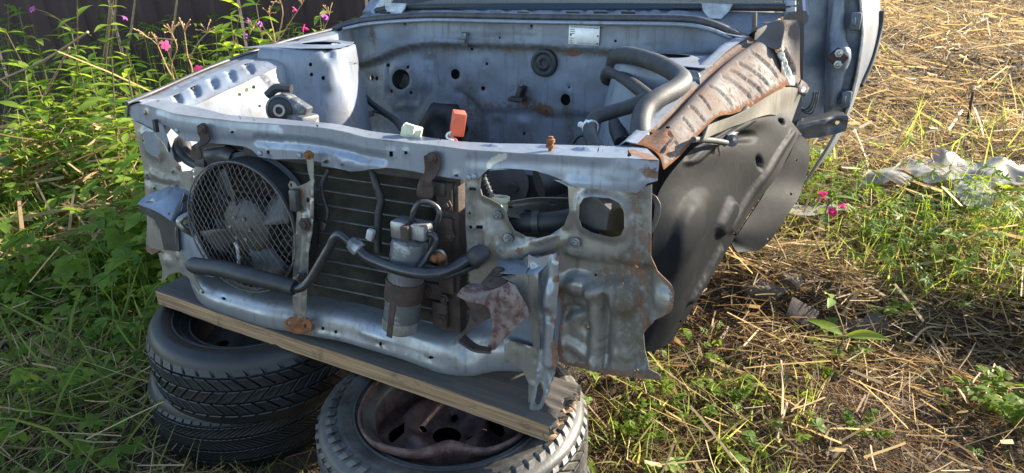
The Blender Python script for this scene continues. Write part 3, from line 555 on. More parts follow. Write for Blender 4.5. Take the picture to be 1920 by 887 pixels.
# --- condenser
con = empty('condenser'); con.parent = car
CY = .065; cl, cr, ct, cb = V(430, 300, CY)[0], V(835, 335, CY)[0], V(700, 300, CY)[2]+.03, V(700, 610, CY)[2]-.03
nf = 360; xs = np.linspace(cl, cr, nf); fv = []
for i, x in enumerate(xs):
    for z in (cb, ct): fv.append((x, CY-(.0105 if i % 2 else .0065), z))
o = mkmesh('fin', fv, [(2*i, 2*i+2, 2*i+3, 2*i+1) for i in range(nf-1)], M['fin'], con, smooth=False); o['kind'] = 'stuff'
b = MB(); b.box(((cl+cr)/2, CY+.02, (ct+cb)/2), (cr-cl, .004, ct-cb)); b.build('core_backing', M['core'], con)
nt = 14; tb = MB(); tb.box((0, 0, 0), (cr-cl, .026, .004), bev=.002); t0 = tb.build('tube', M['tubes'], con); t0.location = ((cl+cr)/2, CY-.002, cb+.01)
for i in range(1, nt):
    t = t0.copy(); COL.objects.link(t); t.parent = con; t.location.z = cb+.01+(ct-cb-.02)*i/(nt-1)
for (x0, x1, y0, y1, y, d) in ((826, 868, 338, 612, .045, .03), (848, 862, 336, 470, .03, .01)):
    p = V(x0, (y0+y1)/2, y); q = V(x1, (y0+y1)/2, y); z1 = V(x0, y0, y)[2]; z0 = V(x0, y1, y)[2]
    b = MB(); b.box(((p[0]+q[0])/2, y, (z0+z1)/2), (q[0]-p[0], d, z1-z0), bev=.004); b.build('header_bar', M['rust_dark'], con)
for (x, y, w, h) in ((838, 368, .03, .06), (838, 430, .028, .05), (838, 520, .035, .07), (812, 545, .05, .035), (826, 590, .035, .06)):
    p = V(x, y, .022); b = MB(); b.box(p, (w, .012, h), bev=.003); b.build('header_lug', M['rust_dark'], con)
for (x, y) in ((838, 385), (843, 442), (800, 545), (832, 560), (828, 600)): bolt('bolt', x, y, .012, .007, 'rust_dark', parent=con)
b = MB(); b.box(V(818, 352, .02), (.05, .02, .03), bev=.005); b.box(V(830, 350, .03), (.07, .012, .02), bev=.004); b.build('header_block', M['lamp_black'], con)
# dark radiator core and fan shroud behind it
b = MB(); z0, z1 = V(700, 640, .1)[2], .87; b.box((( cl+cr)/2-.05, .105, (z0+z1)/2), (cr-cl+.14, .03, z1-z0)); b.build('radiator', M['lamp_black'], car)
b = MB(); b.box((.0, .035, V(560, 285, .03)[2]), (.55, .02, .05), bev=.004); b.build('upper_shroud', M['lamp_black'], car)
# wires hanging before the condenser
tubeobj('wire', [V(617, 318, .03), V(604, 345, .02), V(606, 370, .02), V(614, 395, .018), V(612, 412, .015)], .005, 'rubber', 8)
b = MB(); b.box(V(608, 424, .012), (.012, .012, .02), Matrix.Rotation(R(20), 3, 'Y'), bev=.002); b.build('wire_plug', M['plastic'], car)
tubeobj('wire', [V(698, 318, .03), V(705, 345, .02), V(714, 375, .02), V(710, 400, .018), V(708, 440, .016), V(709, 472, .015)], .0085, 'rubber', 10)
b = MB(); b.box(V(695, 440, .0), (.016, .014, .024), Matrix.Rotation(R(15), 3, 'Y'), bev=.003); b.build('wire_plug', M['white_plastic'], car)

# --- cooling fan
fan = empty('cooling_fan'); fan.parent = car
fc = V(456, 426, -.02); fr = .149
b = MB(); b.lathe([(fr-.004, -.002), (fr, -.004), (fr+.003, .0), (fr+.004, .05), (fr+.014, .055), (fr+.014, .06), (fr, .06), (fr-.002, .0)], fc, (0, 1, 0), 56, closed=True); b.build('shroud_ring', M['rubber'], fan)
for k in range(3):
    b = MB(); a = R(35+k*120); d = np.array([math.cos(a), 0, math.sin(a)]); b.tube([fc+d*.06+np.array([0, .045, 0]), fc+d*fr+np.array([0, .05, 0])], .009, 8); b.build('motor_arm', M['lamp_black'], fan)
b = MB(); b.lathe([(0, -.012), (.018, -.012), (.03, -.006), (.050, -.002), (.064, .01), (.064, .05), (0, .05)], fc, (0, 1, 0), 32); b.build('hub', pbr('fan_hub', (.10, .095, .08), (.05, .045, .04), .5, .3, 30, .3, .001), fan)
for k in range(6): 
    a = k*math.pi/3; p = fc+np.array([math.cos(a)*.028, -.008, math.sin(a)*.028]); b = MB(); b.lathe([(0, 0), (.004, 0), (.004, .004), (0, .004)], p, (0, -1, 0), 6); b.build('hub_bolt', M['zinc'], fan)
bl0 = None
for k in range(4):
    a0 = R(28+90*k); r0, r1 = .05, fr-.012; g = []
    for r_ in np.linspace(r0, r1, 5):
        row = []
        for t in np.linspace(-1, 1, 5):
            aa = a0+t*.30*(1-.10*(r_-r0)/(r1-r0)); row.append(fc+np.array([math.cos(aa)*r_, .016+t*.016, math.sin(aa)*r_]))
        g.append(row)
    G = np.array(g); f = [(i*5+j, i*5+j+1, (i+1)*5+j+1, (i+1)*5+j) for i in range(4) for j in range(4)]
    o = mkmesh('blade', G.reshape(-1, 3), f, M['blade'], fan); mo = o.modifiers.new('s', 'SOLIDIFY'); mo.thickness = .003
# diamond wire guard, domed
gb = MB(); gr = fr+.004; sp_ = .0132
def dome(x, z): rr = math.hypot(x, z); return -.026+.016*(rr/gr)**2+.0025*math.sin(x*70+z*23)*math.sin(z*61)
for sgn in (1, -1):
    kx, kz = math.cos(R(57)), math.sin(R(57))*sgn
    for i in range(-17, 18):
        off = i*sp_*1.02; px_, pz_ = -kz*off, kx*off; seg = []
        for t in np.linspace(-gr, gr, 30):
            x, z = px_+kx*t, pz_+kz*t
            if x*x+z*z < gr*gr: seg.append(fc+np.array([x+.0012*math.sin(z*190), dome(x, z)+.001*sgn, z]))
        if len(seg) > 1: gb.tube(seg, .0008, 4, cap=False)
o = gb.build('guard_mesh', M['wire'], fan); o['kind'] = 'stuff'
b = MB(); b.tube([fc+np.array([math.cos(a)*gr, -.010, math.sin(a)*gr]) for a in np.linspace(0, 2*math.pi, 60)], .0018, 6, cap=False); b.build('guard_rim', M['wire'], fan)
tubeobj('fan_wire', [V(440, 455, -.03), V(446, 470, -.03), V(448, 500, -.03)], .004, 'white_plastic', parent=fan)
b = MB(); b.box(V(553, 375, -.03), (.02, .02, .05), bev=.006); b.build('guard_clip', M['plastic'], fan)

# --- refrigerant pipes and drier
tubeobj('insulated_pipe', [V(362, 492, -.085), V(368, 498, -.09), V(420, 505, -.095), V(470, 518, -.095), V(520, 531, -.09), V(552, 540, -.085)], [.0155, .019, .019, .019, .018, .017], 'rubber', 16)
tubeobj('bent_pipe', [V(545, 540, -.085), V(563, 540, -.085), V(580, 526, -.08), V(598, 497, -.075), V(618, 463, -.07), V(627, 446, -.07), V(637, 440, -.07), V(650, 449, -.07), V(662, 459, -.07)], .0095, 'pipe', 14)
b = MB(); a0, a1 = V(656, 452, -.07), V(676, 470, -.07); d = a1-a0
b.tube([a0, a0+d*.1, a0+d*.12, a0+d*.45, a0+d*.47, a0+d*.9, a1], [.010, .010, .0145, .0145, .016, .016, .011], 8); b.build('pipe_union', M['alu_dirty'], car, angle=25)
tubeobj('bent_pipe', [V(674, 468, -.07), V(686, 480, -.072), V(705, 490, -.075), V(740, 503, -.085), V(780, 512, -.09), V(820, 512, -.07), V(850, 502, -.04), V(872, 488, -.02), V(892, 480, 0)], .0115, 'pipe', 14)
tubeobj('bent_pipe', [V(790, 519, -.08), V(830, 520, -.05), V(862, 510, -.02), V(885, 500, .0)], .007, 'pipe', 10)
panel('pipe_boot', FrontSurf(-.004), M['rubber'], car, [(880, 470), (890, 460), (903, 458), (915, 466), (917, 478), (908, 492), (895, 505), (884, 500), (878, 488)], relief=[('bump', (895, 480), .03, .03, .022)], step=.006, sm_out=3)
dr = empty('receiver_drier'); dr.parent = car
d0, d1 = V(750, 618, -.035), V(769, 448, -.035); ax = d1-d0; L = np.linalg.norm(ax); r0 = .0375
b = MB(); b.lathe([(0, 0), (r0*.8, .0), (r0*.97, .008), (r0, .018), (r0, L-.012), (r0*.93, L-.002), (r0*.55, L+.004), (0, L+.004)], d0, tuple(ax), 32); b.build('canister', M['alu_dirty'], dr)
b = MB(); p = d0+ax*1.0; b.box(p+np.array([-.016, 0, .022]), (.032, .045, .036), bev=.004); b.box(p+np.array([.028, 0, .022]), (.032, .04, .032), bev=.004); b.build('cap_block', M['alu'], dr, angle=30)
b = MB(); b.box(p+np.array([.004, -.02, .02]), (.018, .02, .03), bev=.003); b.build('cap_fitting', M['rust_dark'], dr)
b = MB(); q = d0+ax*.02+np.array([.0, -r0-.002, 0]); b.box(d0+ax*.24+np.array([-.002, -r0-.001, 0]), (.013, .003, L*.48), Matrix.Rotation(math.atan2(ax[0], ax[2]), 3, 'Y')); b.build('strap', M['rust_dark'], dr)
b = MB(); b.lathe([(r0+.0005, -.022), (r0+.003, -.022), (r0+.003, .022), (r0+.0005, .022)], d0+ax*.47, tuple(ax), 32, closed=True); b.build('band_clamp', M['rust_dark'], dr)
b = MB(); b.lathe([(r0+.0003, -.012), (r0+.0014, -.012), (r0+.0014, .012), (r0+.0003, .012)], d0+ax*.09, tuple(ax), 32, closed=True); b.build('pale_band', M['zinc'], dr)
tubeobj('small_pipe', [V(772, 412, -.035), V(776, 395, -.035), V(786, 380, -.03), V(800, 378, -.02), V(818, 388, -.01), V(823, 402, -.01), V(816, 425, -.01), V(806, 455, -.015), V(800, 480, -.02)], .006, 'pipe', 10)
tubeobj('small_pipe', [V(800, 438, -.04), V(812, 440, -.04), V(818, 450, -.04), V(812, 465, -.04), V(800, 482, -.045), V(786, 502, -.06)], .0058, 'pipe', 10)
b = MB(); b.lathe([(0, -.01), (.012, -.01), (.012, .004), (.008, .006), (.008, .014), (0, .015)], V(822, 483, -.03), (-.3, -1, .1), 12); b.build('bolt', M['rust_orange'], car)
tubeobj('clamp_loop', [V(806, 488, -.02), V(812, 474, -.025), V(826, 470, -.025), V(836, 482, -.02), V(836, 498, -.01)], .003, 'zinc', 8)
# ------------------------------------------------------------------ engine bay
fw = FrontSurf(1.0)
def led(x): return float(np.interp(x, [640, 690, 720, 745, 770, 800, 900, 1000, 1100, 1200, 1290, 1420], [122, 117, 106, 94, 85, 80, 81, 84, 90, 96, 106, 112]))
ledge = [(x, led(x)) for x in (650, 690, 720, 745, 770, 800, 850, 900, 1000, 1100, 1200, 1290)]
fo = [(625, 62), (660, 47), (700, 41), (800, 35), (1000, 36), (1150, 38), (1290, 41), (1340, 50), (1380, 66), (1430, 90), (1430, 320), (1200, 330), (860, 330), (640, 320), (600, 200)]
panel('firewall', fw, M['paint_in'], car, fo, holes=[(755, 148, 17, 19, 22), (854, 139, 9, 10), (885, 92, 2.6, 2.6), (912, 120, 2.6, 2.8), (905, 166, 3.6, 4), (765, 44, 2.4, 2.6), (1001, 48, 2.4, 2.6), (941, 70, 2, 2.2), (1158, 76, 2.4, 2.6), (730, 122, 2.8, 3.2), (768, 125, 2.8, 3.2), (736, 171, 2.8, 3.2), (773, 173, 2.8, 3.2), (696, 146, 4, 4.6), (706, 147, 3.4, 4.2), (1060, 187, 9.5, 11, 18), (1067, 164, 2, 2), (980, 252, 2.6, 3)],
      relief=[('step', ledge+[(1430, 100), (1430, 20), (600, 20), (600, 122)], .02, .014), ('ridge', ledge, .012, .016), ('ridge', [(725, 108), (724, 175), (740, 200), (790, 196), (800, 120)], .012, .008), ('bump', (760, 148), .11, .10, .012), ('ridge', [(800, 118), (812, 110), (820, 160), (830, 172)], .014, -.008), ('bump', (870, 130), .08, .12, .006),
              ('ridge', [(860, 180), (885, 205), (895, 240), (897, 275)], .03, -.02), ('bump', (840, 235), .14, .14, .05), ('ridge', [(918, 262), (918, 228), (926, 222), (938, 226), (940, 265)], .006, .006), ('step', [(918, 300), (918, 226), (940, 226), (941, 300)], -.008, .006), ('step', [(900, 208), (1000, 206), (1020, 214), (1140, 218), (1140, 320), (900, 320)], -.012, .012), ('ridge', [(860, 52), (900, 58), (1000, 57)], .010, .004), ('bump', (1158, 76), .02, .02, .004), ('bump', (1215, 78), .02, .02, .004), ('bump', (980, 230), .03, .02, .006), ('ridge', [(668, 55), (676, 112)], .02, .01)],
      wear=[('rust', [(705, 56), (708, 76)], .035, .42), ('rust', [(940, 92), (1010, 97), (1100, 100), (1180, 106)], .030, .34), ('rust', (985, 178), .045, .42), ('rust', [(905, 198), (950, 195), (1000, 200), (1030, 212)], .045, .36), ('rust', (1022, 206), .05, .36), ('rust', [(960, 165), (985, 150)], .03, .35), ('rust', [(815, 193), (860, 190)], .03, .30), ('rust', (700, 147), .03, .4), ('rust', (1075, 98), .03, .4), ('grime', [(660, 125), (760, 92), (900, 88), (1180, 100)], .03, .8), ('grime', (830, 240), .2, .7), ('grime', (700, 200), .16, .8), ('grime', [(880, 150), (890, 260)], .05, .6), ('grime', [(1060, 190), (1070, 270)], .03, .8), ('rust', [(1060, 195), (1063, 240)], .012, .4), ('grime', [(1180, 110), (1120, 260)], .08, .5), ('pale', (840, 130), .03, .35), ('pale', [(780, 100), (840, 98)], .012, .4), ('pale', (1110, 150), .03, .34), ('rust', [(730, 122), (736, 175)], .01, .4), ('rust', (905, 170), .016, .5), ('rust', (854, 150), .014, .4), ('grime', (980, 250), .10, .4), ('pale', [(980, 80), (1050, 82)], .010, .3), ('grime', (930, 55), .07, .4), ('rust', (1040, 110), .03, .3), ('rust', (880, 85), .02, .3)], step=.011, dent=.003, flange=(.012, -.003))
b = MB(); b.box((0, 1.07, .72), (1.25, .02, .62)); b.build('dark_hole_backing', M['dark'], car)  # dark sheet added behind the firewall so its holes read as shaded
b = MB(); b.box(V(762, 155, 1.045), (.04, .004, .05), Matrix.Rotation(R(30), 3, 'Y')); b.build('paper_scrap', M['zinc'], car)
b = MB(); b.lathe([(.010, .012), (.016, .014), (.020, .012), (.026, .010), (.034, .014), (.042, .012), (.044, .0), (.0, .0), (.0, .008), (.010, .008)], V(1021, 118, .995), (0, -1, 0), 32); b.build('grommet', M['rubber'], car)
b = MB(); b.box(V(976, 176, .975), (.016, .05, .05), Matrix.Rotation(R(18), 3, 'Y'), bev=.003); b.box(V(970, 186, .95), (.05, .04, .014), bev=.003); b.build('pipe_clip', M['lamp_black'], car)
b = MB(); b.box(V(871, 74, .97), (.02, .02, .045), bev=.004); b.box(V(866, 78, .96), (.028, .014, .016), bev=.003); b.build('cable_clip', M['alu_dirty'], car)
# dark transmission opening with rubber boot
b = MB(); c = V(826, 238, .93); b.lathe([(.0, -.002), (.03, 0), (.05, .012), (.07, .004), (.086, -.006), (.09, -.03)], c, (0, -1, .15), 6); b.build('shifter_boot', M['rubber'], car, angle=60)
# data plate
dp = V(1095, 67, .972); dw, dh = .058*2*.98, .042*2*.98
pl = V(1067, 47, .972); pr = V(1123, 86, .972); w_, h_ = pr[0]-pl[0], abs(pl[2]-pr[2])
b = MB(); b.box((0, 0, 0), (w_, .0016, h_), bev=.0006); plate = b.build('data_plate', M['plate'], car); plate.location = tuple((pl+pr)/2)
def textobj(body, x, z, size, parent, mat='ink', align='LEFT'):
    c = bpy.data.curves.new('lettering', 'FONT'); c.body = body; c.size = size; c.align_x = align; c.extrude = .0002
    o = bpy.data.objects.new('lettering', c); COL.objects.link(o); o.data.materials.append(M[mat]); o.parent = parent; o.rotation_euler = (R(90), 0, 0); o.location = (x, -.0013, z)
    dg = bpy.context.evaluated_depsgraph_get(); me = bpy.data.meshes.new_from_object(o.evaluated_get(dg)); me.name = 'lettering'
    bpy.data.objects.remove(o); o = bpy.data.objects.new('lettering', me); COL.objects.link(o); o.parent = parent; o.rotation_euler = (R(90), 0, 0); o.location = (x, -.0013, z)
    if not me.materials: me.materials.append(M[mat])
    return o
textobj('TOYOTA MOTOR CORPORATION', -w_*.46, h_*.37, h_*.115, plate)
textobj('JAPAN', w_*.32, h_*.37, h_*.08, plate)
for i, t in enumerate(('MODEL', 'ENGINE', 'FRAME')): textobj(t, -w_*.46, h_*(.25-i*.105), h_*.085, plate)
textobj('. - -  .  - -', -w_*.33, h_*-.02, h_*.10, plate)
for i, t in enumerate(('COLOR', 'TRIM')): textobj(t, -w_*.46, h_*(-.2-i*.11), h_*.075, plate)
textobj('A/TM', -w_*.45, -h_*.44, h_*.075, plate); textobj('X  D D C O B  B H C Q  H', -w_*.2, -h_*.45, h_*.10, plate)
for (x, z) in ((-.43, 0), (.45, 0), (.45, -.4)):
    b = MB(); b.lathe([(0, 0), (.0035, 0), (.0025, .0015), (0, .002)], (x*w_, -.001, z*h_), (0, -1, 0), 10); b.build('rivet', M['alu_dirty'], plate)
# cowl: seal, trough, windscreen
seal = [V(596, 66, .90), V(618, 60, .93), V(650, 46, .95), V(700, 36, .96), V(800, 29, .96), V(900, 30, .96), V(1000, 32, .96), V(1150, 34, .96), V(1280, 36, .97), V(1330, 44, .98), V(1372, 60, 1.0), V(1398, 72, 1.02)]
tubeobj('cowl_seal', seal, .012, 'seal', 12)
tubeobj('cowl_flange', [p+np.array([0, -.02, -.014]) for p in seal[2:]], .0065, 'paint', 8)
cs = PatchSurf([[V(x, y, .97) for x, y in ((640, 52), (800, 34), (1000, 36), (1200, 38), (1400, 70))], [V(x, y, 1.05)-np.array([0, 0, .015]) for x, y in ((650, 40), (800, 26), (1000, 28), (1200, 30), (1410, 50))], [V(x, y, 1.13) for x, y in ((690, 22), (800, 18), (1000, 17), (1200, 17), (1480, 24))]])
panel('cowl_trough', cs, M['paint_in'], car, None, relief=[('ridge', [(720+k*48, 24), (752+k*48, 23)], .008, .008) for k in range(12)], wear=[('grime', (1360, 35), .1, .5)], step=.012)
for k in range(9):
    b = MB(); b.box(V(722+k*52+(40 if k > 5 else 0), 24, 1.075), (.045, .006, .008), bev=.002); b.build('cowl_slot', M['dark'], car)
for (x, y) in ((742, 17), (1343, 20)):
    p = V(x, y, 1.10); b = MB(); w = .045
    b.add([p+np.array(q) for q in ((-w, 0, .02), (w, 0, .02), (w*.85, -.006, 0), (w*.4, -.01, -.022), (-w*.4, -.01, -.022), (-w*.85, -.006, 0))], [tuple(range(6))]); o = b.build('glass_bracket', M['zinc'], car, smooth=False); mo = o.modifiers.new('s', 'SOLIDIFY'); mo.thickness = .006
tubeobj('screen_gasket', [V(706, 20, 1.13), V(760, 14, 1.13), V(1000, 12, 1.14), V(1300, 13, 1.13), V(1480, 14, 1.12)], .011, 'rubber', 10)
sl = V(706, 18, 1.14); sr = V(1482, 14, 1.13)
# windscreen frame, roof and pillars stand on the cowl
WB = [sl, sr]; WT = [np.array([-.56, 1.78, 1.60]), np.array([.62, 1.78, 1.60])]
k = NT('windscreen'); tr = k.n('ShaderNodeBsdfTransparent'); tr.inputs[0].default_value = (.55, .62, .62, 1); gl = k.n('ShaderNodeBsdfGlossy'); gl.inputs['Roughness'].default_value = .08; gl.inputs[0].default_value = (.8, .85, .9, 1)
ms = k.n('ShaderNodeMixShader'); ms.inputs[0].default_value = .07; k.l(tr.outputs[0], ms.inputs[1]); k.l(gl.outputs[0], ms.inputs[2]); k.l(ms.outputs[0], k.out.inputs['Surface']); M['screen'] = k.m
scr = PatchSurf([[sl+(sr-sl)*t+np.array([0, -.03*math.sin(t*math.pi), 0]) for t in np.linspace(0, 1, 6)], [WT[0]+(WT[1]-WT[0])*t+np.array([0, -.05*math.sin(t*math.pi), .01]) for t in np.linspace(0, 1, 6)]])
panel('windscreen', scr, M['screen'], car, None, step=.06, thick=.005, dent=0)
b = MB(); b.box((.03, 1.45, 1.08), (1.3, .5, .12), Matrix.Rotation(R(4), 3, 'X'), bev=.03); b.build('dashboard', M['dark'], car)
for s_, (p0, p1) in enumerate(((sl, WT[0]), (sr, WT[1]))):
    b = MB(); sx = -1 if s_ == 0 else 1; b.tube(spline([p0+np.array([sx*.02, -.01, -.03]), p0+(p1-p0)*.5+np.array([sx*.025, -.02, .01]), p1+np.array([sx*.02, 0, 0])], 6), .035, 10); b.build('windscreen_pillar', M['paint'], car)
b = MB(); b.tube(spline([WT[0], (WT[0]+WT[1])/2+np.array([0, -.05, .02]), WT[1]], 8), .03, 10); b.build('header_rail', M['paint'], car)
bs = PatchSurf([[np.array([-.60, 1.15, .55]), np.array([-.62, 2.4, .55]), np.array([-.58, 3.6, .65])], [np.array([-.76, 1.15, .85]), np.array([-.80, 2.4, .85]), np.array([-.76, 3.6, .85])], [np.array([-.70, 1.15, 1.06]), np.array([-.75, 2.4, 1.06]), np.array([-.70, 3.7, 1.04])]])
panel('body_side', bs, M['paint'], car, None, step=.05, thick=.02, dent=.001)
b = MB(); b.box((.02, 2.4, .62), (1.35, 2.3, .04)); b.build('cabin_floor', M['dark'], car)

# --- left apron and strut tower
XO = [(240, 198, .05), (300, 172, .18), (400, 128, .36), (500, 92, .58), (560, 74, .72), (625, 58, .92)]
XI = [(262, 190, .06), (322, 178, .16), (425, 133, .35), (520, 97, .55), (580, 77, .70), (640, 62, .90)]
outer = [V(*p) for p in XO]; inner = [V(*p) for p in XI]
tl = PatchSurf([[o+np.array([-.012, 0, -.03]), o, (o+i)/2+np.array([0, 0, .003]), i] for o, i in zip(outer, inner)])
panel('apron_top', tl, M['paint_in'], car, None, relief=[('ridge', [(330, 165), (560, 75)], .006, -.005)], wear=[('rust', [(240, 198), (300, 172), (400, 128)], .02, .5), ('grime', [(240, 198), (300, 172), (620, 58)], .02, .9)], step=.009)
tubeobj('apron_seal', [o+np.array([-.004, 0, .004]) for o in outer], .006, 'seal', 8)
lowi = [V(x, y, d) for x, y, d in ((300, 212, .07), (345, 205, .15), (455, 156, .33), (535, 120, .50), (600, 110, .66), (640, 95, .85))]
midi = [(a+b_)/2+np.array([.006, 0, .004]) for a, b_ in zip(inner, lowi)]
rb = PatchSurf([[a, m_, b_] for a, m_, b_ in zip(inner, midi, lowi)])
panel('apron_rib_strip', rb, M['paint_in'], car, None, relief=[('ridge', [(330+k*33.5, 177-k*14.2), (337+k*33.5, 190-k*14.2)], .013, -.010) for k in range(5)], wear=[('grime', [(345, 205), (455, 156)], .01, .6)], step=.007, dent=.0015)
floorz = .60
wl = []
for zf in (0, .45, 1.0):
    wl.append([np.array([p[0]+.06*zf**.7+.001, p[1], p[2]+(floorz-p[2])*zf]) for p in lowi])
iw = PatchSurf(wl[::-1])
panel('apron_inner_wall', iw, M['paint_in'], car, None, holes=[(450, 177, 3, 3), (463, 169, 3, 3), (476, 163, 3, 3.6), (486, 199, 2.6, 2.4)], relief=[('ridge', [(490, 130), (508, 155), (540, 168), (570, 205), (590, 240)], .010, .010)], wear=[('rust', (463, 168), .014, .6), ('grime', [(490, 130), (570, 205)], .02, .8), ('grime', (380, 200), .05, .5)], step=.011, dent=.003)
def tower(sx, plan, tz, name_seed, hole, wearl):
    lv = [(.60, -.075), (.80, -.035), (.95, -.006), (tz-.02, .004), (tz-.004, .010), (tz, .022)]
    cx = np.mean([p[0] for p in plan]); cy = np.mean([p[1] for p in plan]); rows = []
    for z, s_ in lv:
        rows.append([np.array([p[0]+(cx-p[0])/max(.001, math.hypot(cx-p[0], cy-p[1]))*s_, p[1]+(cy-p[1])/max(.001, math.hypot(cx-p[0], cy-p[1]))*s_, z+p[2]]) for p in plan])
    return PatchSurf(rows)
planL = [(-.615, .475, 0), (-.565, .49, 0), (-.50, .505, 0), (-.445, .53, 0), (-.41, .565, 0), (-.405, .61, 0), (-.435, .70, 0), (-.48, .78, 0), (-.57, .82, 0)]
TZ = 1.035
panel('strut_tower', tower(-1, planL, TZ, 0, None, None), M['paint_in'], car, None, holes=[(582, 121, 3.2, 3.8), (584, 140, 3.2, 3.8), (606, 146, 3.2, 3.8), (648, 119, 2.6, 3.6)], relief=[('bump', (618, 98), .03, .03, -.008), ('bump', (620, 150), .03, .05, .004)], wear=[('grime', (612, 165), .04, .5), ('grime', (575, 165), .02, .5), ('grime', (645, 230), .08, .5), ('rust', (606, 146), .012, .4)], step=.010, dent=.003)
ts = PlaneSurf((-.5, .62, TZ+.004), (1, 0, .02), (0, 1, 0))
def top_plate(c, plan, hc, hr, name='tower_top'):
    s_ = PlaneSurf((c[0], c[1], TZ+.003), (1, 0, 0), (0, 1, 0)); cx, cy = c
    out = [((p[0]-cx)*.90, (p[1]-cy)*.90) for p in plan]
    return panel(name, s_, M['paint_in'], car, out, holes=[[(hc[0]-cx+hr*math.cos(a), hc[1]-cy+hr*math.sin(a)) for a in np.linspace(0, 2*math.pi, 28)[:-1]]], uv=True, step=.009, dent=.001, fn=lambda P: .006*(1-sm(np.abs(np.linalg.norm(P-np.array([hc[0]-cx, hc[1]-cy]), axis=1)-hr)/.03)), edge_rust=.2)
pl2 = planL+[(-.66, .80, 0), (-.66, .42, 0)]
top_plate((-.50, .62), pl2, (-.505, .63), .058)
b = MB(); b.lathe([(.0, -.08), (.056, -.08), (.056, -.002)], (-.505, .63, TZ), (0, 0, 1), 24); b.build('strut_cup', M['dark'], car)
planR = [(.55, 1.0, 0), (.44, .97, 0), (.385, .93, 0), (.36, .87, 0), (.36, .76, 0), (.385, .70, 0), (.44, .67, 0), (.52, .66, 0), (.62, .60, 0)]
planR = planR[::-1]; planR = [(x, y, z) for x, y, z in planR][::-1]
rowsR = tower(1, [(.63, .58, 0), (.54, .62, 0), (.45, .645, 0), (.39, .68, 0), (.365, .74, 0), (.36, .86, 0), (.39, .95, 0)][::-1], TZ, 0, None, None)
panel('strut_tower', rowsR, M['paint_in'], car, None, step=.012, dent=.003)
top_plate((.50, .80), [(.64, .62, 0), (.54, .65, 0), (.46, .67, 0), (.40, .70, 0), (.385, .76, 0), (.38, .88, 0), (.41, .97, 0), (.66, .99, 0)], (.49, .83), .062)
b = MB(); b.lathe([(.0, -.08), (.06, -.08), (.06, -.002)], (.49, .83, TZ), (0, 0, 1), 24); b.build('strut_cup', M['dark'], car)
# frame rails and bay floor
for sx in (-1, 1):
    b = MB(); b.box((sx*.44, .5, .60), (.11, 1.0, .12), bev=.012); b.build('frame_rail', M['paint_in'], car)
b = MB(); b.box((0, .96, .56), (1.1, .06, .2), bev=.01); b.box((0, .55, .50), (.8, .12, .06), bev=.01); b.build('cross_brace', M['paint_in'], car)
# engine mount on the left rail
em = empty('engine_mount'); em.parent = car
b = MB(); c = V(533, 204, .34); b.lathe([(.0, -.035), (.024, -.035), (.030, -.03), (.032, .03), (.026, .034), (0, .034)], c, (.35, -1, .05), 24); b.build('mount_bush', M['rubber'], em)
b = MB(); b.lathe([(.032, -.03), (.039, -.03), (.040, .028), (.034, .03)], c, (.35, -1, .05), 28, closed=True); b.box(c+np.array([.05, .0, -.028]), (.09, .06, .04), Matrix.Rotation(R(-12), 3, 'Z'), bev=.008); b.box(c+np.array([.05, 0, .0]), (.06, .03, .05), Matrix.Rotation(R(25), 3, 'Y'), bev=.006); b.build('mount_bracket', M['alu_dirty'], em)
b = MB(); b.lathe([(.010, .030), (.016, .030), (.016, .038), (.010, .038)], c, (.35, -1, .05), 20, closed=True); b.build('mount_washer', M['zinc'], em)
b = MB(); b.tube(spline([c+np.array([-.035, -.02, .035]), c+np.array([-.01, -.01, .055]), c+np.array([.03, 0, .055])], 5), .012, 8); b.build('mount_strap', M['rubber'], em)
# cables and brake lines on the left
for i in range(3): tubeobj('brake_line', [V(600, 232+i*4, .55), V(640, 222+i*5, .62), V(680, 211+i*5, .72), V(700, 207+i*4, .8)], .0045, 'alu_dirty', 8)
tubeobj('wiring_loom', [V(671, 165, .9), V(690, 188, .85), V(715, 208, .8), V(740, 225, .72), V(756, 245, .6)], .010, 'rubber', 10)
tubeobj('wire', [V(700, 208, .8), V(725, 218, .78), V(745, 235, .7)], .004, 'hose', 8)
b = MB(); b.box(V(678, 194, .75), (.018, .014, .06), Matrix.Rotation(R(-18), 3, 'Y'), bev=.003); b.build('wire_plug', M['alu_dirty'], car)
b = MB(); b.lathe([(0, 0), (.02, 0), (.026, .006), (.02, .012), (0, .013)], V(667, 192, .72), (.6, -.8, 0), 16); b.build('grommet', M['rubber'], car)
# loose connectors resting behind the rail
b = MB(); b.box(V(772, 247, .06), (.040, .03, .022), Matrix.Rotation(R(14), 3, 'Y') @ Matrix.Rotation(R(20), 3, 'Z'), bev=.0025)
for i in range(3): b.box(V(762+i*6, 240+i*2, .045), (.008, .008, .02), Matrix.Rotation(R(14), 3, 'Y'))
b.build('wire_plug', M['yellow_plastic'], car)
b = MB(); b.box(V(859, 231, .10), (.026, .032, .048), Matrix.Rotation(R(10), 3, 'Y') @ Matrix.Rotation(R(35), 3, 'Z'), bev=.002); b.build('relay_plug', M['red_plastic'], car)
for i in range(4): tubeobj('wire', [V(854-i*2, 247, .10), V(850-i*3, 254, .09), V(846+i*3, 262, .08), V(852+i*2, 272, .08)], .0022, 'white_plastic' if i % 2 == 0 else 'red_plastic', 6)
tubeobj('wire', [V(856, 246, .09), V(840, 250, .08), V(838, 258, .075), V(850, 264, .075)], .0022, 'white_plastic', 6)
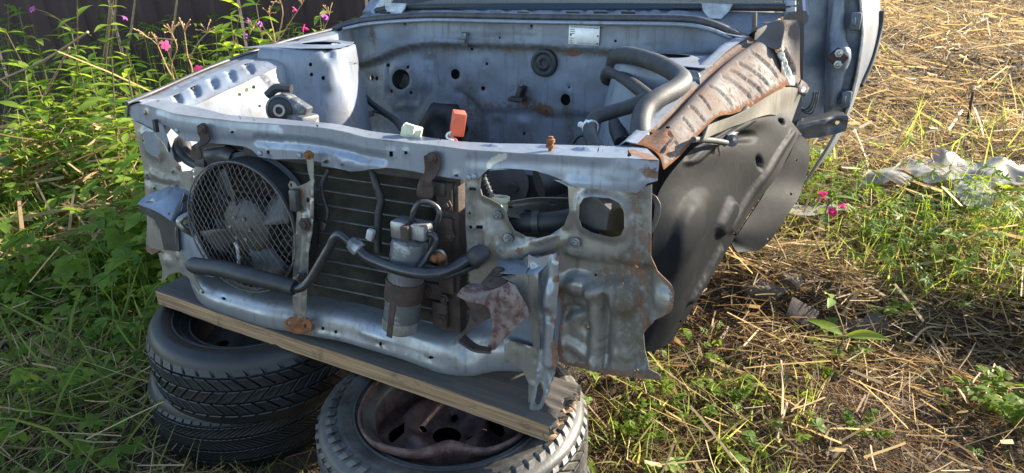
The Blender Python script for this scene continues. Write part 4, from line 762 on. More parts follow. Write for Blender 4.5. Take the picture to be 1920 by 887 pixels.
# --- heater hoses on the right
tubeobj('heater_hose', [V(1166, 150, .85), V(1152, 128, .80), V(1157, 108, .72), V(1180, 104, .66), V(1225, 116, .58), V(1262, 134, .50), V(1280, 150, .42), V(1268, 166, .36), V(1235, 184, .30), V(1210, 205, .26), V(1201, 235, .22), V(1203, 270, .18)], [.023, .023, .0225, .022, .022, .0215, .021, .021, .021, .021, .021, .021], 'hose', 16)
tubeobj('heater_hose', [V(1160, 150, .88), V(1138, 148, .80), V(1142, 135, .74), V(1165, 143, .68), V(1195, 165, .58), V(1220, 185, .5)], [.018, .018, .0165, .0165, .0165, .0165], 'hose', 14)
tubeobj('heater_hose', [V(1212, 186, .42), V(1180, 200, .40), V(1140, 212, .38), V(1115, 222, .36), V(1106, 240, .33), V(1110, 262, .28), V(1125, 285, .24)], [.0165, .0165, .0165, .016, .0155, .0155, .0155], 'hose', 14)
b = MB(); b.box(V(1096, 236, .34), (.03, .014, .011), Matrix.Rotation(R(14), 3, 'Y'), bev=.003); b.tube([V(1103, 237, .34), V(1111, 240, .33)], .0175, 12); b.build('hose_clip', M['white_plastic'], car)
tubeobj('wiring_loom', [V(1168, 160, .75), V(1164, 195, .70), V(1160, 235, .66), V(1166, 268, .6)], [.026, .02, .028, .02], 'rubber', 10)
tubeobj('wire', [V(1075, 268, .5), V(1085, 256, .5), V(1100, 254, .5), V(1120, 262, .5)], .004, 'rubber', 8)

# --- right apron: rusty flange with pressed ribs
RS = [(.10, (1180, 270), (1205, 272), (1233, 289), (1244, 319)), (.20, (1208, 243), (1230, 246), (1254, 248), (1277, 290)), (.36, (1248, 203), (1268, 206), (1289, 207), (1312, 250)), (.50, (1278, 170), (1298, 172), (1320, 176), (1346, 219)), (.62, (1303, 143), (1325, 146), (1347, 150), (1376, 213)), (.74, (1330, 116), (1352, 120), (1374, 128), (1409, 200)), (.85, (1357, 94), (1382, 97), (1403, 106), (1446, 178)), (1.0, (1396, 69), (1419, 71), (1444, 78), (1480, 157))]
ra = PatchSurf([[V(p[0], p[1], Y_-(.05 if q_ == 3 else .015 if q_ == 2 else 0)) for q_, p in enumerate(r_)] for Y_, *r_ in RS])
ribs = [((1254, 250), (1269, 270)), ((1281, 221), (1299, 243)), ((1296, 200), (1318, 224)), ((1314, 180), (1332, 202)), ((1333, 163), (1371, 194)), ((1356, 145), (1405, 179)), ((1371, 133), (1424, 168)), ((1389, 120), (1438, 156)), ((1412, 100), (1455, 140))]
panel('apron_flange', ra, M['rusty'], car, None, holes=[(1252, 239, 4.5, 2.2), (1218, 250, 6, 2)], relief=[('ridge', [a, b_], .0085, -.0058) for a, b_ in ribs]+[('ridge', [(1232, 240), (1305, 166)], .012, -.006), ('ridge', [(1308, 163), (1415, 72)], .014, -.007), ('ridge', [(1244, 285), (1262, 262)], .008, .008)],
      wear=[('rust', (1200, 262), .2, .2), ('pale', (1232, 285), .016, .75), ('grime', [(1232, 240), (1305, 166)], .012, .9), ('grime', [(1308, 163), (1415, 72)], .014, .9)], step=.0048, dent=.0008, edge_rust=.3)
iw2 = PatchSurf([[V(p[0][0], p[0][1], Y_)+np.array(d) for d in ((-.05, .0, -.38), (-.045, 0, -.15), (-.022, 0, -.01), (.004, 0, .004), (.014, 0, .003))] for Y_, *p in RS])
panel('apron_inner_wall', PatchSurf([list(r_) for r_ in iw2.G]), M['paint_in'], car, None, step=.012, dent=.002)
# bent cowl-side bracket behind it
panel('cowl_side_bracket', PatchSurf([[V(1415, 78, .95), V(1452, 92, .95), V(1466, 90, .95), V(1462, 158, .93)], [V(1438, 50, 1.0), V(1470, 42, 1.0), V(1480, 70, 1.0), V(1492, 160, .98)], [V(1430, 44, 1.04), V(1480, 38, 1.04), V(1500, 50, 1.03), V(1503, 150, 1.02)]]), M['rusty'], car, None, relief=[('ridge', [(1462, 100), (1478, 140)], .010, -.009), ('ridge', [(1474, 96), (1490, 135)], .010, -.009), ('bump', (1455, 62), .04, .03, -.012)], wear=[('pale', [(1465, 95), (1485, 150)], .05, .62), ('grime', (1455, 60), .04, .5)], step=.008, dent=.004, thick=.003)
panel('bracket_tongue', PatchSurf([[V(1462, 158, .93), V(1495, 160, .96), V(1502, 150, 1.0)], [V(1480, 165, .95), V(1500, 172, .97), V(1512, 158, 1.0)], [V(1506, 180, .98), V(1512, 176, .98), V(1516, 166, 1.0)]]), M['rusty'], car, None, wear=[('pale', (1505, 170), .03, .7)], step=.008, thick=.003)
tubeobj('pillar_stem', [V(1415, 24, 1.05), V(1414, 60, 1.03)], .007, 'rusty', 8)
panel('pillar_post', PatchSurf([[V(1488, 175, 1.06), V(1504, 178, 1.06)], [V(1497, 60, 1.06), V(1508, 60, 1.06)], [V(1488, 0, 1.08), V(1504, 0, 1.08)], [V(1486, -30, 1.1), V(1504, -30, 1.1)]]), M['rusty'], car, None, wear=[('pale', (1497, 10), .04, .5)], step=.012)
for y in (2, 14):
    b = MB(); b.tube([V(1483, y, 1.05), V(1483, y+8, 1.05)], .014, 10); b.build('hinge_knuckle', M['paint'], car)
# inner wing between flange and liner
panel('inner_wing', PatchSurf([[V(1320, 262, .16), V(1380, 235, .45), V(1450, 215, .75), V(1480, 240, .98)], [V(1330, 235, .20), V(1400, 206, .50), V(1470, 165, .85), V(1505, 168, 1.0)]]), M['paint_front'], car, None, holes=[], wear=[('grime', (1400, 215), .2, .3)], step=.012)
tubeobj('wiring_loom', [V(1398, 206, .66), V(1390, 224, .58), V(1376, 246, .47), V(1362, 262, .38)], .011, 'rubber', 10)
tubeobj('wiring_loom', [V(1300, 262, .14), V(1318, 262, .2), V(1340, 264, .27), V(1362, 268, .33)], .006, 'hose', 8)
b = MB(); b.lathe([(0, 0), (.013, 0), (.013, .004), (.006, .005), (0, .008)], V(1372, 264, .36), (.4, -.8, .4), 12); b.build('push_clip', M['plastic'], car)
# --- black wheel-arch liner
LN = [[(1195, 655, .035), (1226, 659, .07), (1260, 642, .13)], [(1212, 560, .035), (1262, 560, .085), (1302, 572, .22)], [(1222, 450, .035), (1296, 452, .13), (1346, 502, .33)], [(1236, 362, .06), (1328, 372, .24), (1382, 440, .43)], [(1292, 286, .20), (1378, 300, .42), (1418, 384, .56)], [(1348, 248, .36), (1428, 250, .64), (1464, 318, .72)], [(1402, 212, .58), (1462, 212, .82), (1502, 252, .90)]]
ls = PatchSurf([[V(*p) for p in r_] for r_ in LN])
panel('wheel_arch_liner', ls, M['liner'], car, None, holes=[(1378, 438, 4, 5), (1365, 263, 4, 5), (1274, 602, 3, 3)], relief=[('ridge', [(1352, 425), (1370, 388)], .030, .014), ('ridge', [(1372, 430), (1408, 370), (1450, 306), (1484, 250)], .016, .006), ('ridge', [(1292, 560), (1320, 520), (1350, 470)], .012, .010), ('bump', (1424, 305), .03, .02, -.014), ('bump', (1465, 228), .022, .022, -.016), ('bump', (1390, 255), .08, .06, -.012), ('bump', (1290, 430), .08, .12, .012), ('ridge', [(1300, 300), (1400, 230)], .03, .008)], wear=[], step=.007, dent=.0025, thick=.003)
FL = [[(1370, 452, .41), (1382, 474, .42)], [(1384, 440, .43), (1430, 462, .56)], [(1419, 384, .56), (1482, 395, .70)], [(1465, 318, .72), (1508, 345, .84)], [(1503, 252, .88), (1516, 268, .93)]]
panel('liner_flange', PatchSurf([[V(*p) for p in r_] for r_ in FL]), M['liner'], car, None, holes=[(1494, 300, 2.4, 2.6), (1483, 364, 2.4, 2.4), (1438, 448, 3, 2.6)], step=.009, dent=.004, thick=.003)
# --- door, hinge post and sill on the right
panel('hinge_post', PatchSurf([[V(1500, 250, 1.14), V(1545, 262, 1.2)], [V(1504, 150, 1.14), V(1546, 150, 1.2)], [V(1506, -40, 1.16), V(1556, -40, 1.22)]]), M['hatch'], car, None, step=.02)
door = empty('door'); door.parent = car
panel('door_edge', PatchSurf([[V(1526, 212, 1.24), V(1548, 214, 1.22), V(1566, 212, 1.22), V(1588, 210, 1.26)], [V(1536, 150, 1.22), V(1556, 150, 1.19), V(1580, 155, 1.19), V(1602, 160, 1.26)], [V(1542, 100, 1.22), V(1560, 100, 1.18), V(1590, 100, 1.18), V(1612, 110, 1.26)], [V(1546, 50, 1.22), V(1562, 50, 1.20), V(1580, 55, 1.20), V(1617, 60, 1.26)], [V(1550, -40, 1.22), V(1575, -40, 1.2), V(1588, -40, 1.2), V(1608, -40, 1.26)]]), M['paint_in'], door, None, relief=[('ridge', [(1593, -20), (1600, 60), (1594, 130), (1580, 190)], .022, -.03), ('bump', (1575, 105), .03, .05, .012), ('ridge', [(1566, 10), (1560, 60), (1562, 130), (1558, 200)], .006, .008)], step=.009, dent=.002)
b = MB(); b.box(V(1571, 108, 1.155), (.045, .01, .045), Matrix.Rotation(R(42), 3, 'Y'), bev=.006); b.build('door_check', M['rust_dark'], door)
for (x, y) in ((1573, 100), (1571, 121)): bolt('bolt', x, y, 1.148, .007, 'zinc', parent=door)
for (x, y) in ((1604, 40), (1586, 186)):
    b = MB(); b.box(V(x, y, 1.2), (.03, .03, .05), bev=.006); b.box(V(x-4, y, 1.18), (.012, .02, .022), bev=.003); b.build('door_hinge', M['hatch'], door)
panel('door_skin', PatchSurf([[V(1508, 345, 1.25), V(1512, 338, 1.5)], [V(1555, 270, 1.24), V(1566, 272, 1.5)], [V(1587, 208, 1.23), V(1596, 208, 1.5)], [V(1602, 160, 1.22), V(1613, 160, 1.5)], [V(1611, 112, 1.22), V(1634, 112, 1.55)], [V(1617, 60, 1.22), V(1647, 60, 1.6)], [V(1615, 20, 1.22), V(1651, 20, 1.6)], [V(1606, -60, 1.22), V(1650, -60, 1.6)]]), M['paint'], door, None, step=.015, dent=.001, wear=[('pale', (1600, 150), .05, .4)])
tubeobj('door_edge_trim', [V(1508, 345, 1.24), V(1555, 270, 1.23), V(1587, 208, 1.22), V(1602, 160, 1.215), V(1611, 112, 1.215), V(1617, 60, 1.215), V(1610, -40, 1.215)], .005, 'zinc', 8, parent=door)
tubeobj('skin_moulding', [V(1613, 160, 1.49), V(1634, 112, 1.54), V(1648, 58, 1.59), V(1652, 20, 1.59)], .012, 'rubber', 8, parent=door)
panel('sill_bracket', PatchSurf([[V(1496, 262, 1.0), V(1545, 256, 1.05), V(1586, 246, 1.08)], [V(1494, 232, 1.0), V(1545, 222, 1.05), V(1590, 218, 1.08)], [V(1500, 222, 1.1), V(1545, 212, 1.12), V(1560, 204, 1.14)]]), M['plastic'], car, None, holes=[(1574, 232, 5, 5)], relief=[('ridge', [(1505, 236), (1560, 224)], .008, .006), ('bump', (1570, 232), .03, .03, -.012)], step=.010, thick=.004)
for i in range(5):
    r_ = .052+i*.006; tubeobj('wire', [V(1496, 200+i, 1.08), V(1512+i*2, 205+i*2, 1.08), V(1522+i*2.2, 192, 1.08), V(1526+i*2.2, 172, 1.08)], .003, 'alu_dirty' if i % 2 else 'rubber', 6)
panel('hinge_pillar_lower', PatchSurf([[V(1480, 262, 1.02), V(1502, 262, 1.04)], [V(1478, 165, 1.02), V(1503, 172, 1.04)]]), M['rusty'], car, None, step=.015)
# ------------------------------------------------------------------ ground
def gz(x, y):
    x = np.asarray(x, float); y = np.asarray(y, float)
    h = .022*np.sin(x*2.1+.6*y+1)*np.sin(y*1.7-.4*x)+.012*np.sin(x*5.3+y*3.1)+.010*np.sin(y*6.1-x*4.2+2)
    bank = sm((y-1.22-.05*np.sin(x*5))/.22)*sm((x-.45)/.3)*.10
    far = .018*np.clip(y-4, 0, 30)+.05*np.sin(y*1.3+x*.5)*sm((y-3.5)/3)
    near = sm((np.hypot(x+.1, y-.1)-.75)/.5)               # level where the tyre stacks stand
    left = .10*sm((-x-1.4)/1.2)*sm((y-.6)/1.2)
    return h*near+bank+far+left
def axis_pts(lo, hi, c0, c1, s0):
    a = list(np.arange(c0, c1, s0)); s_ = s0
    while a[-1] < hi: s_ *= 1.25; a.append(a[-1]+s_)
    s_ = s0
    while a[0] > lo: s_ *= 1.25; a.insert(0, a[0]-s_)
    return np.array(a)
gx = axis_pts(-90, 90, -3.6, 3.6, .04); gy = axis_pts(-40, 150, -1., 5.5, .04)
GX, GY = np.meshgrid(gx, gy); GZ = gz(GX, GY)
fine = (np.abs(GX) < 4) & (GY > -1.2) & (GY < 6); GZ = GZ+np.where(fine, rng.normal(0, .005, GX.shape), 0)
ny, nx = GX.shape; idx = np.arange(nx*ny).reshape(ny, nx)
gf = np.stack([idx[:-1, :-1].ravel(), idx[:-1, 1:].ravel(), idx[1:, 1:].ravel(), idx[1:, :-1].ravel()], 1)
g = mkmesh('ground', np.stack([GX.ravel(), GY.ravel(), GZ.ravel()], 1), gf, M['soil']); tag(g, kind='structure')
def Wy(px, py, y):
    d = ROT@ray(px, py); return cw+(y-cw[1])/d[1]*d

# maroon steel wall behind the thicket
wa, wb = np.array([-8.0, .95]), np.array([-1.35, 3.75]); wd = wb-wa; Lw = np.linalg.norm(wd); wd /= Lw; wnr = np.array([wd[1], -wd[0]])
wall = empty('steel_wall', (wa[0], wa[1], 0)); tag(wall, 'dark maroon corrugated steel wall behind the weeds', 'wall')
npan = 8
for k in range(npan):
    v = []; s0, s1 = Lw*k/npan+.004, Lw*(k+1)/npan-.004; ss = np.arange(s0, s1, .02)
    for s_ in ss:
        ph = (s_ % .26)/.26; d = .014*float(np.interp(ph, [0, .12, .5, .62, 1], [0, 1, 1, 0, 0])); p = wd*s_+wnr*d
        v += [(p[0], p[1], -.1), (p[0], p[1], 2.5)]
    f = [(2*i, 2*i+2, 2*i+3, 2*i+1) for i in range(len(ss)-1)]
    o = mkmesh('panel', v, f, M['wall_rust' if k == npan-1 else 'wall'], wall, smooth=False)
    if k == npan-1: o['label'] = 'rust-brown end panel of the maroon steel wall'
b = MB(); b.tube([(0, 0, 2.5), (wd[0]*Lw, wd[1]*Lw, 2.5)], .05, 8); b.build('top_rail', M['wall'], wall)
b = MB(); b.box((wd[0]*Lw, wd[1]*Lw, 1.2), (.09, .09, 2.7), bev=.01); b.build('post', M['wall_rust'], wall)

# ------------------------------------------------------------------ tyres
def tyre(name, c, z0, Ro, W, style, mat, label, seed):
    root = empty(name, (c[0], c[1], z0)); tag(root, label, 'tyre', 'old tyres under the car'); r = random.Random(seed)
    h = W/2; ri = .168
    prof = [(ri, .06), (ri+.004, .068), (ri+.02, .078), (ri+.024, .082), (ri+.028, .079), (.215, h*.95), (.232, h*1.0), (.236, h*1.015), (.241, h*1.0), (.255, h*.965), (Ro-.020, h*.90), (Ro-.011, h*.80), (Ro-.008, h*.4), (Ro-.008, 0)]
    full = prof+[(a, -b_) for a, b_ in prof[::-1][1:]]+[(ri-.002, -.05), (ri+.05, -.06), (Ro-.03, -.05), (Ro-.03, .05), (ri+.05, .06), (ri-.002, .05)]
    b = MB(); b.lathe(full, (0, 0, h), (0, 0, 1), 96, closed=True); b.build('carcass', M[mat], root, angle=40)
    def rad(z): t = abs(z)/h; return float(np.interp(t, [0, .4, .72, .86, .95, 1.0], [Ro-.008, Ro-.009, Ro-.012, Ro-.019, Ro-.032, Ro-.045]))
    v, f = [], []
    def block(a0, a1, za, zb, sk, hh, inset=.12):
        o = len(v); am = (a0+a1)/2
        for lift, ins in ((-.004, 0), (hh*.85, .0), (hh, inset)):
            for (t, z) in ((0, za), (1, za), (1, zb), (0, zb)):
                aa = a0+(a1-a0)*(t*(1-2*ins*.4)+ins*.4); zz = z+((za+zb)/2-z)*ins; rr = rad(zz)+lift; aa += sk*(zz-(za+zb)/2)
                v.append((rr*math.cos(aa), rr*math.sin(aa), h+zz))
        for q in range(2):
            for i in range(4): f.append((o+q*4+i, o+q*4+(i+1) % 4, o+q*4+4+(i+1) % 4, o+q*4+4+i))
        f.append((o+8, o+9, o+10, o+11))
    if style == 'winter':
        rows = [(-.98, -.55, 44, 2.2), (-.50, -.20, 52, -3.5), (-.16, .16, 52, 3.5), (.20, .50, 52, -3.5), (.55, .98, 44, -2.2)]
        for j, (a, b_, n, sk) in enumerate(rows):
            for i in range(n):
                w = 2*math.pi/n; a0 = w*(i+.5*(j % 2)+r.uniform(-.03, .03)); block(a0, a0+w*.80, a*h, b_*h, sk, .0085)
                if 0 < j < 4: block(a0+w*.36, a0+w*.44, a*h*1.0+.002, b_*h-.002, sk, .0092)
    elif style == 'rain':
        for sgn in (-1, 1):
            n = 64
            for i in range(n): w = 2*math.pi/n; a0 = w*i; block(a0, a0+w*.86, sgn*.58*h, sgn*1.0*h, sgn*.9, .0065)
        for j, (a, b_, sk) in enumerate(((-.52, -.22, 6), (-.17, .17, -6), (.22, .52, 6))):
            n = 110
            for i in range(n): w = 2*math.pi/n; a0 = w*i; block(a0, a0+w*.82, a*h, b_*h, sk, .0065)
    else:
        for sgn in (-1, 1):
            n = 56
            for i in range(n):
                w = 2*math.pi/n; a0 = w*i; block(a0, a0+w*.62, sgn*.66*h, sgn*1.02*h, sgn*3.5, .008, .2)
                block(a0+w*.1, a0+w*.86, sgn*.30*h, sgn*.60*h, sgn*-5, .007, .15)
        n = 60
        for i in range(n): w = 2*math.pi/n; block(w*i, w*i+w*.85, -.24*h, .24*h, 4, .007)
    V_ = np.array(v); me = bpy.data.meshes.new('tread'); me.from_pydata(V_.tolist(), [], f); bm = bmesh.new(); bm.from_mesh(me); bmesh.ops.recalc_face_normals(bm, faces=bm.faces[:]); bm.to_mesh(me); bm.free()
    me.materials.append(M[mat]); o = bpy.data.objects.new('tread', me); COL.objects.link(o); o.parent = root; o['kind'] = 'stuff'
    # raised rings and rim-protector bars on the sidewall
    b = MB(); b.lathe([(.205, W*.5+h*.90), (.207, W*.5+h*.96), (.210, W*.5+h*.96), (.212, W*.5+h*.92)], (0, 0, 0), (0, 0, 1), 96); b.build('sidewall_ring', M[mat], root)
    root.rotation_euler.z = seed*.37
    return root
tyre('tyre', (-.50, .17), .0, .28, .20, 'rain', 'tyre_b', 'glossy black tyre with ribbed shoulder, lower one of the left stack', 1)
t_up = tyre('tyre', (-.40, .135), .203, .28, .20, 'winter', 'tyre_a', 'black winter tyre with blocky tread, upper one of the left stack', 2)
tyre('tyre', (.27, .0), .0, .295, .19, 'rain', 'tyre_b', 'black tyre lying flat beneath the wheel with the rusty rim', 3)
t_r = tyre('tyre', (.265, -.02), .193, .295, .19, 'shoulder', 'tyre_c', 'dusty grey tyre with slotted shoulder holding a rusty dented rim', 4)
# dark steel rim inside the upper left tyre
rim = empty('steel_rim', (-.40, .135, .30)); tag(rim, 'dark steel rim deep inside the upper left tyre', 'rim')
b = MB(); b.lathe([(.170, .075), (.176, .07), (.168, .06), (.160, .03), (.150, .0), (.150, -.06)], (0, 0, 0), (0, 0, 1), 56); b.build('barrel', M['rust_dark'], rim)
sf = PlaneSurf((0, 0, .0), (1, 0, 0), (0, 1, 0))
vent = [[(.105*math.cos(a)+.018*math.cos(t), .105*math.sin(a)+.018*math.sin(t)) for t in np.linspace(0, 2*math.pi, 11)[:-1]] for a in np.linspace(0, 2*math.pi, 9)[:-1]]
circ = lambda r_, n=48: [(r_*math.cos(t), r_*math.sin(t)) for t in np.linspace(0, 2*math.pi, n+1)[:-1]]
panel('disc', sf, M['lamp_black'], rim, circ(.150), holes=vent+[circ(.03, 20)], uv=True, step=.009, fn=lambda P: .02*(1-sm((np.linalg.norm(P, axis=1)-.03)/.05)), thick=.004)
# rusty dented rim in the right tyre
rr_ = empty('steel_rim', (.255, -.03, .345), (R(-3), R(2), R(10))); tag(rr_, 'rusty brown dented steel rim with square vents in the right tyre', 'rim')
N = 96; prof = [(.180, .030), (.184, .026), (.182, .018), (.172, .010), (.166, .0), (.160, -.02), (.150, -.035), (.146, -.075)]; v = []; f = []
for kk in range(N):
    a = 2*math.pi*kk/N; aw = (a-R(291)+math.pi) % (2*math.pi)-math.pi
    dz_ = .012*math.exp(-(aw/.3)**2)+.010*math.exp(-((abs(aw)-.75)/.25)**2)+.004*math.sin(3*a); dr_ = -.040*math.exp(-(aw/.36)**2)+.010*math.exp(-((abs(aw)-.8)/.25)**2)+.003*math.sin(5*a+1)
    for j, (r_, z_) in enumerate(prof):
        w = 1-j/len(prof); v.append(((r_+dr_*w)*math.cos(a), (r_+dr_*w)*math.sin(a), z_+dz_*w))
m_ = len(prof)
for kk in range(N):
    for j in range(m_-1): f.append((kk*m_+j, ((kk+1) % N)*m_+j, ((kk+1) % N)*m_+j+1, kk*m_+j+1))
M['rim_rust'] = pbr('rim_rust', (.062, .030, .024), (.16, .10, .085), .62, .35, 30, .6, .0025, .42, .66)
o = mkmesh('barrel', v, f, M['rim_rust'], rr_); mo = o.modifiers.new('s', 'SOLIDIFY'); mo.thickness = .004
vent4 = []
for a in np.linspace(0, 2*math.pi, 5)[:-1]+.35:
    c, s_ = math.cos(a), math.sin(a); vent4.append([(.108*c+x*c-y*s_, .108*s_+x*s_+y*c) for x, y in ((-.016, -.020), (.010, -.024), (.018, -.012), (.018, .012), (.010, .024), (-.016, .020))])
lug = [[(.055*math.cos(a)+.008*math.cos(t), .055*math.sin(a)+.008*math.sin(t)) for t in np.linspace(0, 2*math.pi, 11)[:-1]] for a in np.linspace(0, 2*math.pi, 5)[:-1]]
sf2 = PlaneSurf((0, 0, -.045), (1, 0, 0), (0, 1, 0))
def dish(P):
    r_ = np.linalg.norm(P, axis=1); a = np.arctan2(P[:, 1], P[:, 0]); return .030*np.exp(-((r_-.088)/.022)**2)*(1+.25*np.cos(4*(a-.35-math.pi/4)))-.006*np.exp(-(r_/.05)**4)
panel('disc', sf2, M['rim_rust'], rr_, circ(.148), holes=vent4+lug+[circ(.031, 24)], uv=True, step=.007, fn=dish, thick=.004, flange=(.007, -.004), dent=.001)

# ------------------------------------------------------------------ plank
fl, fr_ = Wz(291, 544, .452), Wz(1028, 796, .428); bl, br = Wz(340, 512, .452), Wz(1068, 750, .428)
pl_c = (fl+fr_)/2; px_ax = fr_-fl; PL = np.linalg.norm(px_ax); exv = px_ax/PL; eyv = np.cross([0, 0, 1], exv); eyv /= np.linalg.norm(eyv); ezv = np.cross(exv, eyv)
PW, PT = .145, .040
plank = empty('wooden_plank'); plank.matrix_world = Matrix([[exv[i], eyv[i], ezv[i], pl_c[i]] for i in range(3)]+[[0, 0, 0, 1]]); tag(plank, 'weathered wooden plank with splintered end lying across the tyre stacks under the car', 'plank')
nX, nY = 150, 16
def end_x(y, z): return PL/2+.002+.010*math.sin(y*95+z*40)*math.sin(y*41+1)+.004*math.sin(y*330+z*200)
def top_pt(i, j):
    t = i/nX; y = PW*j/nY; x = -PL/2+t*(end_x(y, 0)+PL/2); z = .0008*math.sin(x*7.3+y*30)+.0004*math.sin(x*23+y*90)
    if t > .93: z += .003*math.sin(y*210+x*30)*(t-.93)/.07
    yy = y+.0012*math.sin(x*5.1)+(.0007*math.sin(x*17+1)*math.sin(x*43) if j == 0 else 0)
    return (x, yy, z-(.002 if j in (0, nY) else 0))
tv = [top_pt(i, j) for i in range(nX+1) for j in range(nY+1)]; tf = [(i*(nY+1)+j, (i+1)*(nY+1)+j, (i+1)*(nY+1)+j+1, i*(nY+1)+j+1) for i in range(nX) for j in range(nY)]
mkmesh('top_face', tv, tf, M['wood_top'], plank)
def strip(edge, nz=6, taper=0):
    v = []; n = len(edge)
    for p in edge:
        for k in range(nz+1):
            t = k/nz; n_ = .0004*math.sin(p[0]*11+t*40)+.0003*math.sin(p[0]*29+t*90); v.append((p[0]+(0), p[1]+n_*(1 if edge is fe else -1), p[2]-PT*t-(.0015*max(0, math.sin(p[0]*13+1.1))**8 if k == nz else 0)))
    return v, [(i*(nz+1)+k, i*(nz+1)+k+1, (i+1)*(nz+1)+k+1, (i+1)*(nz+1)+k) for i in range(n-1) for k in range(nz)]
fe = [tv[i*(nY+1)] for i in range(nX+1)]; be_ = [tv[i*(nY+1)+nY] for i in range(nX+1)]
mkmesh('front_edge', *strip(fe), M['wood_side'], plank)
bv, bf = strip(be_); mkmesh('rear_edge', bv, [q[::-1] for q in bf], M['wood_side'], plank)
e0 = [tv[j] for j in range(nY+1)]; e1 = [tv[nX*(nY+1)+j] for j in range(nY+1)]
for nm, ed, sgn in (('left_end', e0, -1), ('splintered_end', e1, 1)):
    v = []; 
    for p in ed:
        for k in range(7):
            t = k/6; v.append((p[0]+(sgn*.010*math.sin(p[1]*260+t*8)*math.sin(t*3.1) if sgn > 0 else 0)-(sgn*.012*t if sgn > 0 else 0), p[1], p[2]-PT*t))
    fq = [(i*7+k, i*7+k+1, (i+1)*7+k+1, (i+1)*7+k) for i in range(nY) for k in range(6)]; mkmesh(nm, v, fq if sgn < 0 else [q[::-1] for q in fq], M['wood_side' if sgn < 0 else 'wood_top'], plank)
mkmesh('under_face', [(p[0], p[1], p[2]-PT) for p in tv], [q[::-1] for q in tf], M['wood_side'], plank)
for k in range(12):
    y = rng.uniform(.04, PW-.005); L_ = rng.uniform(.012, .03); z = -rng.uniform(.003, .034); x = end_x(y, 0)-.012
    b = MB(); b.tube([(x-.03, y, z), (x+L_*.5, y+rng.uniform(-.004, .004), z+rng.uniform(-.004, .004)), (x+L_, y+rng.uniform(-.006, .006), z+rng.uniform(-.007, .006))], [.004, .003, .0008], 5, flat=.5); b.build('splinter', M['wood_top' if k % 3 else 'wood_side'], plank)

# ------------------------------------------------------------------ plant tools (numpy, many faces at once)
def nrm(a): return a/(np.linalg.norm(a, axis=-1, keepdims=True)+1e-9)
class Fol:
    def __init__(s): s.v = []; s.f = []; s.t = []; s.n = 0
    def blades(s, base, d, L, W, bend, tint, prof=(1, .9, .55, .02), roll=None, fold=0.):
        """strips along d bending by 'bend'; prof = half widths along the length"""
        N = len(base); k = len(prof); d = nrm(d); r_ = rng.normal(size=(N, 3)) if roll is None else roll; side = nrm(np.cross(d, r_)); up = np.cross(side, d)
        t = np.linspace(0, 1, k)[None, :, None]; c = base[:, None]+d[:, None]*L[:, None, None]*t+bend[:, None]*(t**2)
        w = np.asarray(prof)[None, :, None]*W[:, None, None]*.5*side[:, None]
        if fold:
            l3 = up[:, None]*(np.asarray(prof)[None, :, None]*W[:, None, None]*.5*fold)
            P = np.stack([c-w+l3, c, c+w+l3], 2).reshape(N, k*3, 3); q = []
            for i in range(k-1): q += [[i*3, i*3+1, i*3+4, i*3+3], [i*3+1, i*3+2, i*3+5, i*3+4]]
            m = k*3
        else:
            P = np.stack([c-w, c+w], 2).reshape(N, k*2, 3); q = [[i*2, i*2+1, i*2+3, i*2+2] for i in range(k-1)]; m = k*2
        F = (np.array(q)[None]+(np.arange(N)*m)[:, None, None]).reshape(-1, 4)+s.n
        s.v.append(P.reshape(-1, 3)); s.f.append(F); s.t.append(np.repeat(tint, m)); s.n += N*m
    def build(s, name, mat, parent=None, smooth=True):
        t = np.concatenate(s.t); return mkmesh(name, np.vstack(s.v), np.vstack(s.f), M[mat], parent, smooth, {'tint': np.stack([t, t, t], 1)})
def U(a, b, n): return rng.uniform(a, b, n)
def horiz(n): a = U(0, 2*math.pi, n); return np.stack([np.cos(a), np.sin(a), np.zeros(n)], 1)
def gp(x, y, dz=0.): return np.stack([x, y, gz(x, y)+dz], 1)
def patchy(x, y, s_=1.7, seed=0): return .5+.5*np.sin(x*s_*2.1+seed)*np.sin(y*s_*1.7+seed*1.3)+.25*np.sin(x*s_*5+y*s_*4+seed)

# ------------------------------------------------------------------ straw on the field
fo_ = Fol()
def straw(n, x0, x1, y0, y1, L0, L1, W0, W1, hz, tint=(0, 1), keep=None, pitch=.22):
    x, y = U(x0, x1, n), U(y0, y1, n)
    if keep is not None: k = keep(x, y); x, y = x[k], y[k]; n = len(x)
    d = horiz(n); d[:, 2] = rng.normal(0, pitch, n); L = U(L0, L1, n)*rng.uniform(.5, 1, n); dz_ = np.abs(rng.normal(0, hz, n))*(.35+1.5*np.clip(patchy(x, y, 2.2, 9), 0, 1.3))+.003
    b_ = gp(x, y)+np.stack([np.zeros(n), np.zeros(n), dz_-np.minimum(0, d[:, 2])*L*.0], 1); b_ -= d*L[:, None]*.5*np.array([1, 1, 0])
    fo_.blades(b_, d, L, U(W0, W1, n), rng.normal(0, .06, (n, 3))*L[:, None]*np.array([1, 1, .6]), U(*tint, n)**1.5, (1, .95, .8))
infield = lambda x, y: (x > .42+.02*y) | (y > 2.6)
straw(20000, .35, 2.6, -.2, 1.35, .02, .15, .0012, .0038, .014, (0, .36))
straw(1000, .4, 2.6, .1, 1.4, .10, .30, .002, .006, .03, (.2, 1))
straw(17000, .5, 3.6, 1.3, 4.2, .06, .30, .002, .006, .030, (.05, 1))
straw(15000, .2, 6.0, 4.0, 9.5, .10, .42, .003, .010, .045, (.1, 1))
straw(6500, .5, 6, 1.5, 9.5, .08, .34, .005, .015, .06, (.3, 1), pitch=.35)
straw(4500, .75, 2.8, .95, 1.6, .04, .24, .0015, .005, .03, (.1, .85))
straw(200, .5, 2.6, .1, 1.4, .05, .22, .006, .013, .03, (.3, 1), pitch=.3)
straw(700, -3, -.9, -.5, 1.6, .06, .24, .005, .012, .04, (.3, .9), pitch=.3)
